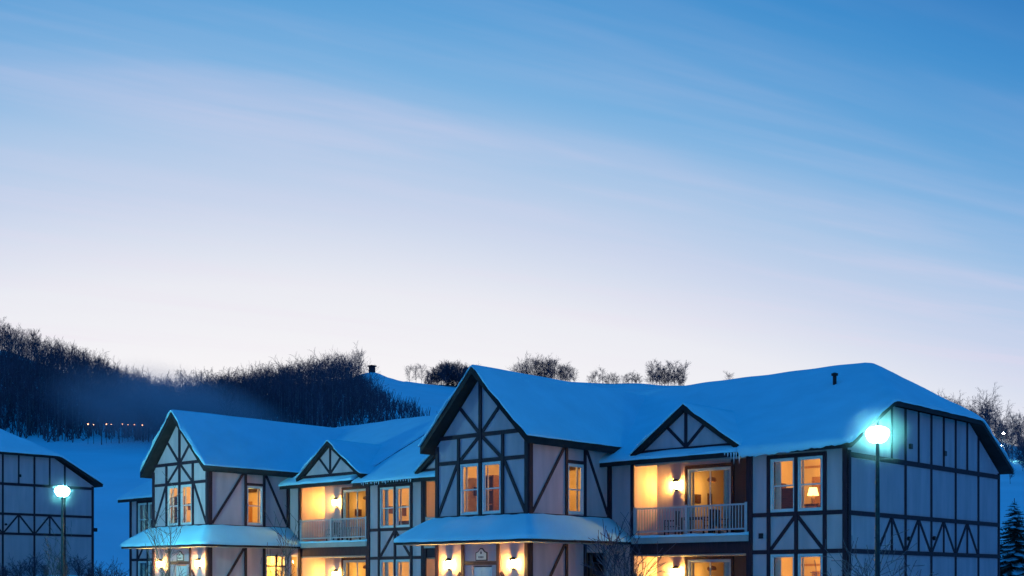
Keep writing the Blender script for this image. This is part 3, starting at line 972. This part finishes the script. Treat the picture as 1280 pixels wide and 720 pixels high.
# ------------------------------------------------------------------ the building at the left edge
DL = 2.1
wing = thing('lodge', 'dark unlit half-timbered building with a clipped gable at the left edge', 'lodge', (-85, 37, .3))
EL, LY0, LY1 = -79.4, 30.85, 43.56
end_wall(wing, EL, LY0, LY1, DL)
wall(wing, 'Y', LY0, -104, EL, -1.5, DL+4.4)
wall(wing, 'Y', LY1, -104, EL, -1.5, DL+4.4, flip=True)
main_roof(wing, -104.5, EL+.46, LY0-.58, LY1+.5, DL+4.70, False, True)
mb = MB(); mb.box(EL-.6, EL-.3, LY1, LY1+.45, DL+1.35, DL+1.6); mb.build('meter_box', M['metal'], wing)

# ------------------------------------------------------------------ furniture
def make_chair(label, loc, rz, group):
    t = thing('patio_chair', label, 'chair', (0, 0, 0), 0, group)
    mb = MB()
    for k in range(4): mb.box(-.24, .24, -.22+k*.115, -.13+k*.115, .40, .425)
    mb.build('seat', M['wood'], t)
    mb = MB()
    for k in range(5): mb.box(-.22+k*.095, -.16+k*.095, .22, .245, .46, .98)
    mb.box(-.25, .25, .215, .25, .93, 1.0); mb.box(-.25, .25, .215, .25, .44, .50)
    mb.build('backrest', M['wood'], t)
    for sx in (-.23, .23):
        for sy in (-.2, .22): MB().box(sx-.022, sx+.022, sy-.022, sy+.022, 0, .41).build('leg', M['wood'], t)
        MB().box(sx-.03, sx+.03, -.24, .22, .62, .65).build('armrest', M['wood'], t)
        MB().box(sx-.02, sx+.02, -.22, -.18, .41, .62).build('arm_post', M['wood'], t)
    t.location = loc; t.rotation_euler = (0, 0, rz)
    return t


def make_table(label, loc, group):
    t = thing('patio_table', label, 'table', (0, 0, 0), 0, group)
    mb = MB()
    for k in range(6): mb.box(-.55, .55, -.36+k*.12, -.25+k*.12, .70, .73)
    mb.build('table_top', M['wood'], t)
    for sx in (-.48, .48):
        for sy in (-.29, .29): MB().box(sx-.03, sx+.03, sy-.03, sy+.03, 0, .70).build('leg', M['wood'], t)
    mb = MB(); mb.box(-.48, .48, -.31, -.28, .62, .69); mb.build('apron', M['wood'], t)
    t.location = loc
    return t


zb = 1.68
make_chair('dark slatted patio chair left of the table on the right upper balcony', (-28.0, 39.1, zb), -PI/2*.8, 'chairs on the balconies')
make_table('dark slatted patio table on the right upper balcony before its glass door', (-26.9, 39.2, zb), 'tables on the balconies')
make_chair('dark slatted patio chair right of the table on the right upper balcony', (-25.9, 39.15, zb), PI/2*.9, 'chairs on the balconies')
make_chair('dark slatted patio chair behind the table on the right upper balcony', (-26.5, 39.55, zb), 0.1, 'chairs on the balconies')
zb = 1.90
make_chair('dark slatted patio chair left of the table on the left upper balcony', (-48.2, 39.1, zb), -PI/2*.85, 'chairs on the balconies')
make_table('dark slatted patio table on the left upper balcony before its glass door', (-47.1, 39.2, zb), 'tables on the balconies')


def make_table_lamp(label, loc):
    t = thing('table_lamp', label, 'lamp', loc)
    x, y, z = loc
    mb = MB(); mb.lathe([(.001, 0), (.09, 0), (.09, .02), (.03, .05), (.06, .14), (.07, .2), (.02, .3), (.012, .36)], loc, 12)
    mb.build('lamp_base', M['oak'], t, smooth=True)
    mb = MB(); mb.lathe([(.20, .30), (.13, .58)], loc, 16); mb.build('lamp_shade', M['shade'], t, smooth=True)


def make_chest(label, x, y, z, w, h, d=.5):
    t = thing('chest_of_drawers', label, 'chest', (x, y, z))
    MB().box(x-w/2, x+w/2, y, y+d, z, z+h).build('body', M['wood'], t)
    n = 3
    for k in range(n):
        dr = MB().box(x-w/2+.03, x+w/2-.03, y-.02, y, z+.06+k*(h-.1)/n, z+.02+(k+1)*(h-.1)/n).build('drawer', M['oak'] if w < .8 else M['wood'], t)
        MB().box(x-.06, x+.06, y-.035, y-.02, z+.1+k*(h-.1)/n+.1, z+.12+k*(h-.1)/n+.1).build('handle', M['metal'], dr)


def make_shelf(label, x, y, z, w, h):
    t = thing('bookcase', label, 'bookcase', (x, y, z))
    for s in (-1, 1): MB().box(x+s*w/2-.03, x+s*w/2+.03, y, y+.35, z, z+h).build('side_panel', M['wood'], t)
    MB().box(x-w/2+.03, x+w/2-.03, y+.32, y+.35, z, z+h).build('back_panel', M['wood'], t)
    for k in range(5): MB().box(x-w/2+.03, x+w/2-.03, y, y+.32, z+.05+k*(h-.08)/4, z+.08+k*(h-.08)/4).build('shelf', M['oak'], t)


make_chest('dark chest of drawers inside the right upper pair of windows', -23.42, 39.6, 1.8, .95, 1.55)
make_chest('small bedside chest under the lit lamp inside the right upper window', -22.4, 39.6, 1.8, .6, .95, .45)
make_table_lamp('lit shaded lamp glowing in the upper window near the right gable', (-22.4, 39.8, 2.75))
make_chest('small bedside chest under the lit lamp inside the right ground-floor window', -22.4, 39.6, -1.65, .6, 1.25, .45)
make_table_lamp('lit shaded lamp glowing in the ground-floor window near the right gable', (-22.4, 39.8, -.4))
make_chest('dark chest of drawers inside the upper windows between the two gabled bays', -43.3, 39.35, 1.85, 1.0, .98)
make_chest('small bedside chest in the ground-floor window between the gabled bays', -43.3, 39.3, -1.65, .6, 1.3, .45)
make_table_lamp('lit shaded lamp in the ground-floor window between the gabled bays', (-43.3, 39.5, -.35))
make_shelf('dark bookcase seen through the middle bay upper right window', XC-1.35, 35.3, 1.85, .8, 2.3)
make_shelf('dark bookcase seen through the left bay upper left window', XL-1.75, 34.6, 2.07, .6, 2.2)

# ------------------------------------------------------------------ street lamps
def street_lamp(label, x, y, zg, zl, mat='lampglass'):
    t = thing('street_lamp', label, 'street lamp', (x, y, zg), 0, 'street lamps by the lodge')
    mb = MB()
    mb.lathe([(.16, 0), (.16, .12), (.09, .2), (.075, .9), (.068, .95), (.045, zl-zg-.2), (.075, zl-zg-.19), (.075, zl-zg-.14), (.03, zl-zg-.12)], (x, y, zg), 14)
    mb.build('pole', M['pole'], t, smooth=True)
    mb = MB(); mb.lathe([(.001, -.17), (.10, -.165), (.19, -.12), (.26, -.02), (.285, .07), (.26, .15), (.17, .21), (.06, .235)], (x, y, zl), 20)
    mb.build('lamp_globe', M[mat], t, smooth=True)
    mb = MB(); mb.lathe([(.07, .232), (.09, .245), (.05, .28), (.001, .30)], (x, y, zl), 20)
    mb.build('lamp_cap', M['metal'], t, smooth=True)
    mb = MB(); n = 16  # added scattering sphere, stands in for the lens halo round the globe
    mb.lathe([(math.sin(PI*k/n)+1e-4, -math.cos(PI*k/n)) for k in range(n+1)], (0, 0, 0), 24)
    g = mb.build('lamp_halo', M['glow' if mat == 'lampglass' else 'glow2'], None, smooth=True); tag(g, kind='stuff')
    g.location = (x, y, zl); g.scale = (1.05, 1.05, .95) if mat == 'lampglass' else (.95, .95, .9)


street_lamp('brightest street lamp on a dark pole before the right gable wall', -14.61, 29.14, GZ, 3.63)
street_lamp('smaller looking street lamp on a dark pole before the dark building at left', -48.99, 25.48, GZ, 3.70, 'lampglass2')

# ------------------------------------------------------------------ trees
def limb(segs, p, d, L, r, lvl, rng, up, maxl, kids, n):
    step = L/n
    for k in range(n):
        d = d+Vector((rng.uniform(-1, 1), rng.uniform(-1, 1), rng.uniform(-.4, 1)*up))*(.16 if lvl else .05)
        d.normalize()
        q = p+d*step
        r1 = max(r*(1-(k+1)/n*.75), .018)
        r0 = max(r*(1-k/n*.75), .018)
        segs.append((lvl, *p, *q, r0, r1))
        if lvl < maxl and (lvl or k >= n*.16):
            for c in range(kids[lvl]):
                a = rng.uniform(0, 2*PI); tilt = rng.uniform(.5, 1.0) if lvl else rng.uniform(.45, .95)
                o = d.orthogonal().normalized(); b = d.cross(o)
                nd = (d*math.cos(tilt)+(o*math.cos(a)+b*math.sin(a))*math.sin(tilt))
                nd.z += .10; nd.normalize()
                u = rng.random()
                limb(segs, p+(q-p)*u, nd, L*rng.uniform(.38, .55)*(1-.35*k/n if lvl == 0 else 1), r0*.5, lvl+1, rng, up, maxl, kids, max(2, n-2) if lvl else max(3, n-3))
        p = q


def tree_segs(h, seed, kids=(2, 2, 2), maxl=3, r=.16, n=6, up=.6):
    rng = random.Random(seed); segs = []
    limb(segs, Vector((0, 0, 0)), Vector((0, 0, 1)), h*.93, r, 0, rng, up, maxl, kids, n)
    return np.array(segs)


def segs_mesh(s, minr=0.0):
    """three-sided tapered twigs, all at once"""
    p0, p1 = s[:, 1:4], s[:, 4:7]; r0, r1 = np.maximum(s[:, 7], minr), np.maximum(s[:, 8], minr*.8)
    d = p1-p0; d /= np.linalg.norm(d, axis=1, keepdims=True)+1e-9
    a = np.cross(d, np.where(np.abs(d[:, 2:3]) > .9, [[1., 0, 0]], [[0, 0, 1.]])); a /= np.linalg.norm(a, axis=1, keepdims=True)+1e-9
    b = np.cross(d, a)
    V = []
    for p, r in ((p0, r0), (p1, r1)):
        for k in range(3):
            t = 2*PI*k/3; V.append(p+(a*math.cos(t)+b*math.sin(t))*r[:, None])
    V = np.stack(V, 1).reshape(-1, 3)
    base = (np.arange(len(s))*6)[:, None]
    f = np.concatenate([base+np.array([[k, (k+1) % 3, 3+(k+1) % 3, 3+k]]) for k in range(3)])
    return V, f


def tree_mesh_pair(segs, minr=.03):
    tr = segs[segs[:, 0] == 0]; cr = segs[segs[:, 0] > 0]
    return (np_mesh('trunk', *segs_mesh(tr, .05), M['bark']), np_mesh('crown', *segs_mesh(cr, minr), M['twig']))


DENSE = [tree_mesh_pair(tree_segs(13, 400+k, (3, 3, 2), 3, .14, 6, .8), .035) for k in range(4)]
BIG = [tree_mesh_pair(tree_segs(15, 100+k, (3, 3, 2), 3, .2, 6, .4)) for k in range(4)]
MID = [tree_mesh_pair(tree_segs(13, 200+k, (3, 2, 2), 3, .16, 6, .5)) for k in range(5)]


def put_tree(b, t, label, group, kind=None, sc=1.0, dz=-.4):
    """b = bearing number (see BK), t = distance along the view axis"""
    r = (b-640)/1571.5*t
    x, y = wxy(t, r); z = float(height(x, y))+dz
    pair = random.choice(kind or MID)
    e = thing('bare_tree', label, 'tree', (x, y, z), random.uniform(0, 6.28), group)
    k = sc*random.uniform(.85, 1.15); e.scale = (k, k, k)
    for nm, me in zip(('trunk', 'crown'), pair):
        o = bpy.data.objects.new(nm, me); link(o, e)
    return e


def ct(b): return float(np.interp(b, BK, CT))


for b in (203, 215, 226, 237, 248, 258):
    put_tree(b, ct(b)-6+random.uniform(-4, 4), 'tall spreading bare tree in the dip of the wooded skyline', 'spreading bare trees in the skyline dip', BIG, .95)
for b in np.linspace(276, 448, 30):
    put_tree(b+random.uniform(-3, 3), ct(b)-8+random.uniform(-6, 6), 'bare tree on the crest of the dark wood behind the left roof', 'bare trees along the middle wood crest', BIG+MID+DENSE, .80)
for b in np.linspace(-14, 196, 58):
    put_tree(b+random.uniform(-2, 2), ct(b)-8+random.uniform(-6, 6), 'bare tree on the crest of the steep wood at left', 'bare trees along the left wood crest', MID+DENSE, .86)
for b in (512, 520, 527): put_tree(b, 655, 'thin bare tree alone on the snowy ridge beside the dark grove', 'bare trees beside the dark grove', BIG, .62)
for b in (586, 594): put_tree(b, 700, 'thin bare tree rising behind the middle gable peak', 'bare trees behind the gable peak', BIG, .8)
for b in np.linspace(627, 716, 34):
    put_tree(b+random.uniform(-2, 2), 735+random.uniform(-8, 8), 'bare tree in the clump above the middle bay roof', 'bare trees in the clump above the bay roof', DENSE+BIG, (.92*(1-.22*((b-672)/40)**2)+.05)*random.uniform(.85, 1.05), -2.6)
for b in np.linspace(738, 800, 18):
    put_tree(b+random.uniform(-2, 2), 742, 'small bare tree in the low clump over the roof valley', 'bare trees over the roof valley', DENSE+BIG, random.uniform(.42, .66), -2)
for b in np.linspace(812, 856, 12):
    put_tree(b+random.uniform(-1.5, 1.5), 745+random.uniform(-6, 6), 'bare tree in the compact clump right of the roof valley', 'bare trees right of the roof valley', DENSE, 1.0, -3.2)
put_tree(911, 735, 'lone thin bare treetop just above the long right roof', None, BIG, .75)
for k in range(46):
    b = random.uniform(1166, 1305); t = random.uniform(340, 430) if b > 1200 else random.uniform(400, 480)
    put_tree(b, t, 'bare tree on the snowy hillside beyond the right gable', 'bare trees on the right hillside', BIG+MID, random.uniform(.55, .92))
for k in range(16):
    put_tree(random.uniform(1246, 1305), random.uniform(240, 345), 'small bare tree low on the snowy slope beyond the right gable', 'small bare trees low on the right slope', MID+DENSE, random.uniform(.35, .6))
for b, t in ((1226, 420), (1234, 418)): put_tree(b, t, 'largest spreading bare tree on the skyline beyond the right gable', 'large bare trees beyond the right gable', BIG, .95)

# far wood: one mass
def in_wood(b, t, fringe=0.0):
    z = np.interp(b, BK, MZ); c = np.interp(b, BK, CT); cz = np.interp(b, BK, CZ)
    zz = z+(cz-z)*(t-330)/(c-330)
    yy = 727.3-zz/t*1571.5
    lim = np.where(yy < 492, 446., 446+(yy-492)*.75)
    lim = lim+fringe*np.clip((yy-474)/30, 0, 1.4)
    edge = 334+10*np.sin(b*.06)+6*np.sin(b*.17)+np.clip((b-100)*.05, 0, 20)
    return (b < lim+RNG.normal(0, 6, np.shape(b))) & (t > edge) & (t < c-34-46*((b > 190) & (b < 272)))


def wood():
    temps = [tree_segs(13, 300+k, (2, 2, 1), 3, .17, 5, 1.0) for k in range(7)]
    temps = [t[np.argsort(-np.linalg.norm(t[:, 4:7]-t[:, 1:4], axis=1))[:95]] for t in temps]
    n = 9000
    b = RNG.uniform(-260, 560, n); t = np.sqrt(RNG.uniform(330**2, 640**2, n))
    ok = in_wood(b, t)
    b, t = b[ok], t[ok]
    # keep more trees near the front edge and the crest, where they are seen
    c = np.interp(b, BK, CT)
    keep = RNG.random(len(b)) < np.where((t < 390) | (t > c-60), 1, .62)
    b, t = b[keep], t[keep]
    if len(b) > 2500: b, t = b[:2500], t[:2500]
    x, y = wxy(t, (b-640)/1571.5*t); z = height(x, y)-.3
    parts = []
    for i in range(len(b)):
        s = temps[i % 7].copy(); k = RNG.uniform(.7, 1.15); a = RNG.uniform(0, 6.28)
        ca, sa = math.cos(a)*k, math.sin(a)*k
        for o in (1, 4):
            X, Y = s[:, o].copy(), s[:, o+1].copy()
            s[:, o] = X*ca-Y*sa+x[i]; s[:, o+1] = X*sa+Y*ca+y[i]; s[:, o+2] = s[:, o+2]*k+z[i]
        parts.append(s)
    al = np.concatenate(parts)
    v, f = segs_mesh(al, .038)
    me = np_mesh('bare_woods', v, f, M['twig']); me.materials.append(M['pbark'])
    mi = np.tile((al[:, 0] == 0).astype(np.int32), 3)
    if len(me.polygons) == len(mi): me.polygons.foreach_set('material_index', mi)
    o = link(bpy.data.objects.new('bare_woods', me))
    tag(o, 'dense dark leafless wood covering the hill at left', 'wood', kind='stuff')
    # brush between the trunks
    n = 12000
    b = RNG.uniform(-260, 560, n); t = np.sqrt(RNG.uniform(330**2, 640**2, n)); ok = in_wood(b, t, 42.0); b, t = b[ok], t[ok]
    x, y = wxy(t, (b-640)/1571.5*t); z = height(x, y)-.1
    m = len(b)
    s = np.zeros((m*3, 9)); L = RNG.uniform(1.5, 4.5, m*3)
    for q in range(3):
        sl = slice(q*m, (q+1)*m)
        s[sl, 1] = x; s[sl, 2] = y; s[sl, 3] = z
        s[sl, 4] = x+RNG.normal(0, .9, m); s[sl, 5] = y+RNG.normal(0, .9, m); s[sl, 6] = z+L[sl]
    s[:, 7] = .10; s[:, 8] = .05
    v, f = segs_mesh(s)
    o = link(bpy.data.objects.new('undergrowth', np_mesh('undergrowth', v, f, M['twig'])))
    tag(o, 'leafless brush between the trunks of the left wood', 'undergrowth', kind='stuff')


wood()


def conifer_meshes(h, seed, whorls=15, per=9, snow=True, R=.30):
    rng = random.Random(seed)
    tr = MB(); tr.tube((0, 0, -.3), (0, 0, h*.97), h*.018, .02, 7)
    cr = MB(); sn = MB()
    for w in range(whorls):
        u = (w+.3)/whorls; zc = h*(.06+.90*u); L0 = h*R*(1-u)**.85+.12
        for k in range(per):
            a = 2*PI*(k+rng.random()*.7)/per+w*.7; L = L0*rng.uniform(.75, 1.15)
            zk = zc+rng.uniform(-.6, .6)*h/whorls
            d = Vector((math.cos(a), math.sin(a), 0)); s = Vector((-d.y, d.x, 0))
            drop = -.28-.25*(1-u)
            n = 5; pts = []
            for q in range(n+1):
                v = q/n; pts.append(Vector((0, 0, zk))+d*L*v+Vector((0, 0, L*(drop*v+.16*v*v))))
            for q in range(n):
                v = (q+.5)/n; wd = L*.26*(1-v*.75)
                for sgn in (-1, 1):
                    tip = pts[q]+s*sgn*wd+d*wd*.8+Vector((0, 0, -wd*.35*rng.uniform(.4, 1.4)))
                    cr.add([pts[q], pts[q+1], tip], [(0, 1, 2)])
                    tip2 = pts[q]+s*sgn*wd*.5+d*wd*.4+Vector((0, 0, -wd*.9))
                    cr.add([pts[q], pts[q+1], tip2], [(0, 1, 2)])
            if snow and rng.random() < .62:
                o = Vector((0, 0, .04)); wd = L*.15
                sn.add([pts[1]+o-s*wd, pts[1]+o+s*wd, pts[3]+o+s*wd*1.1, pts[4]+o*1.2, pts[3]+o-s*wd*1.1, pts[2]+o*3.2],
                       [(0, 1, 5), (1, 2, 5), (2, 3, 5), (3, 4, 5), (4, 0, 5)])
    return tr, cr, sn


def spruce(label, t, b, h, seed):
    x, y = wxy(t, (b-640)/1571.5*t); z = float(height(x, y))
    e = thing('spruce_tree', label, 'tree', (x, y, z))
    tr, cr, sn = conifer_meshes(h, seed, 24, 13, True, .40)
    for nm, q, m in (('trunk', tr, 'bark'), ('crown', cr, 'needle'), ('snow_patch', sn, 'snow')):
        o = bpy.data.objects.new(nm, q.mesh(nm, M[m])); link(o, e)
        if nm == 'snow_patch': o['kind'] = 'stuff'


spruce('dark spruce with snow on its boughs beside the right gable wall', 74, 1268, 6.4, 5)
spruce('second snowy spruce at the far right edge of the view', 88, 1300, 7.0, 6)
small = []
for k in range(3):
    tr, cr, sn = conifer_meshes(9, 40+k, 9, 7, False, .30)
    small.append((tr.mesh('trunk', M['bark']), cr.mesh('crown', M['needle'])))
for k in range(46):
    b = 532+54*(k+random.random())/46; u = (b-532)/54
    t = 668+random.uniform(-12, 12)
    sc = (.36+.50*math.sin(PI*min(1, u*.62+.08)))
    put_tree(b, t, 'low rounded tree in the dark grove on the snowy ridge', 'trees of the dark ridge grove', DENSE, sc, -1.2)
for k, b in enumerate((560, 566, 571, 575, 578, 581, 584, 587)):
    t = 668
    x, y = wxy(t, (b-640)/1571.5*t); z = float(height(x, y))-.5
    e = thing('conifer_tree', 'small pointed conifer at the right end of the dark ridge grove', 'tree', (x, y, z), random.uniform(0, 6), 'conifers of the ridge grove')
    sc = random.uniform(.95, 1.3); e.scale = (sc*1.1, sc*1.1, sc)
    for nm, me in zip(('trunk', 'crown'), random.choice(small)): link(bpy.data.objects.new(nm, me), e)


# bare shrubs and saplings close to the buildings
def shrub(label, x, y, z, h, seed, mat='twig', stems=9, spread=.5, minr=.008, group=None, name='bare_shrub'):
    rng = random.Random(seed); segs = []
    e = thing(name, label, 'shrub' if 'shrub' in name else 'tree', (x, y, z), 0, group)
    for k in range(stems):
        a = rng.uniform(0, 2*PI); s = rng.uniform(.1, spread)
        limb(segs, Vector((rng.uniform(-.15, .15), rng.uniform(-.15, .15), 0)), Vector((math.cos(a)*s, math.sin(a)*s, 1)).normalized(), h*rng.uniform(.7, 1), .02, 1, rng, .6, 3, (0, 2, 1), 5)
    s = np.array(segs); s[:, 7:] *= .55
    if name == 'bare_sapling': s = s[np.hypot(s[:, 4], s[:, 5]) < .22*h]
    st = s[s[:, 0] == 1]; tw = s[s[:, 0] > 1]
    for nm, q in (('stem', st), ('twig', tw)):
        o = link(bpy.data.objects.new(nm, np_mesh(nm, *segs_mesh(q, minr if nm == 'twig' else minr*1.5), M[mat])), e)
        if nm == 'twig': o['kind'] = 'stuff'
    return e


def at_px(b, t): return wxy(t, (b-640)/1571.5*t)


x, y = at_px(208, 54); shrub('slender bare sapling in front of the left gabled bay', x, y, GZ, 4.8, 3, 'twigp', 4, .10, .007, name='bare_sapling')
x, y = at_px(352, 53); shrub('pale bare sapling before the lit ground-floor window of the left bay', x, y, GZ, 3.8, 4, 'twigp', 4, .12, .007, name='bare_sapling')
x, y = at_px(786, 43.5); shrub('dark tangled bare shrub below the right balcony corner', x, y, GZ, 3.0, 5, 'twig', 9, .40, .007)
x, y = at_px(1082, 36); shrub('small dark bare shrub at the foot of the right gable wall', x, y, GZ, 2.4, 6, 'twig', 7, .6, .007)
x, y = at_px(70, 66); shrub('pale bare sapling lit by the lamp before the dark building', x, y, float(height(x, y)), 3.5, 7, 'twigp', 7, .5, .010, name='bare_sapling')
for k, b in enumerate((4, 22, 40, 58, 80, 98, 112)):
    x, y = at_px(b, 79.5+k*.35); shrub('low dark bare shrub along the dark building wall, %s' % ('at the left edge of the photo', 'second from the left edge', 'third from the left edge', 'middle one of the seven', 'third from the wall corner', 'second from the wall corner', 'nearest the wall corner')[k], x, y, float(height(x, y)), 0.9+.25*(k % 3), 20+k, 'twig', 6, .9, .009, 'shrubs along the dark building')
for k, b in enumerate((130, 143)):
    x, y = at_px(b, 74); shrub(('bare shrub on the snow just right of the dark building', 'bare shrub on the snow before the left end of the lodge')[k], x, y, float(height(x, y)), 1.7, 30+k, 'twig', 6, .7, .009)

# ------------------------------------------------------------------ ski slope lights, hut, mist
def light_pole(label, b, t, h, mat, r, group=None):  # r = radius of the lamp head
    x, y = at_px(b, t); z = float(height(x, y))
    e = thing('slope_light', label, 'light pole', (x, y, z), 0, group)
    mb = MB(); mb.tube((x, y, z-.5), (x, y, z+h), .06, .04, 8); mb.build('pole', M['metal'], e)
    mb = MB(); mb.lathe([(r*math.sin(PI*k/8)+1e-4, -r*math.cos(PI*k/8)) for k in range(9)], (x, y, z+h+r), 12)
    mb.build('lamp_head', M[mat], e, smooth=True)


ORD = iter(('leftmost of the eight', 'second from the left', 'third from the left', 'fourth from the left', 'fourth from the right', 'third from the right', 'second from the right', 'rightmost of the eight'))
for b, h in ((110, 5.0), (117, 4.9), (133, 4.8), (139, 4.7), (153, 4.6), (160, 4.4), (168, 4.3), (178, 4.0)):
    light_pole('small orange slope light in the row at the wood edge, '+next(ORD), b, 326, h, 'slope', .10 if b not in (110, 178, 133) else .16, 'slope lights at the wood edge')
light_pole('bright cyan floodlight among bare trees on the right hillside', 1254.5, 330, 7.2, 'flood', .24)
light_pole('dim lower floodlight among bare trees on the right hillside', 1251, 318, 4.2, 'flood', .13)
for b in (127, 149, 179, 186):
    x, y = at_px(b, 322); z = float(height(x, y))
    mb = MB(); mb.tube((x, y, z-.3), (x, y, z+3.6), .13, .1, 6)
    o = mb.build('slope_post', M['bark']); tag(o, 'plain dark post standing on the snow at the wood edge', 'post', 'posts on the snow at the wood edge')

x, y = at_px(465, 636); z = float(height(x, y))
hut = thing('hilltop_hut', 'small dark flat-capped hut on the snowy hilltop', 'hut', (x, y, z))
MB().box(x-1.2, x+1.2, y-1.2, y+1.2, z-1, z+3.2).build('wall', M['timber'], hut)
MB().box(x-1.7, x+1.7, y-1.7, y+1.7, z+3.2, z+3.8).build('roof', M['timber'], hut)

MC = bpy.data.meshes.new('snowmaking_mist')
mb = MB(); n = 18
mb.lathe([(math.sin(PI*k/n)+1e-4, -math.cos(PI*k/n)) for k in range(n+1)], (0, 0, 0), 32)
mm = mb.mesh('snowmaking_mist', M['mist'], smooth=True)
for (b, t, yy, sx, sy, sz, tilt) in ((200, 322, 524, 34, 34, 13, .28), (262, 330, 516, 32, 30, 11, .35)):
    x, y = at_px(b, t)
    o = link(bpy.data.objects.new('snowmaking_mist', mm)); o.location = (x, y, (727.3-yy)/1571.5*t)
    o.scale = (sx, sy, sz); o.rotation_euler = (0, tilt, THETA)
    tag(o, kind='stuff')
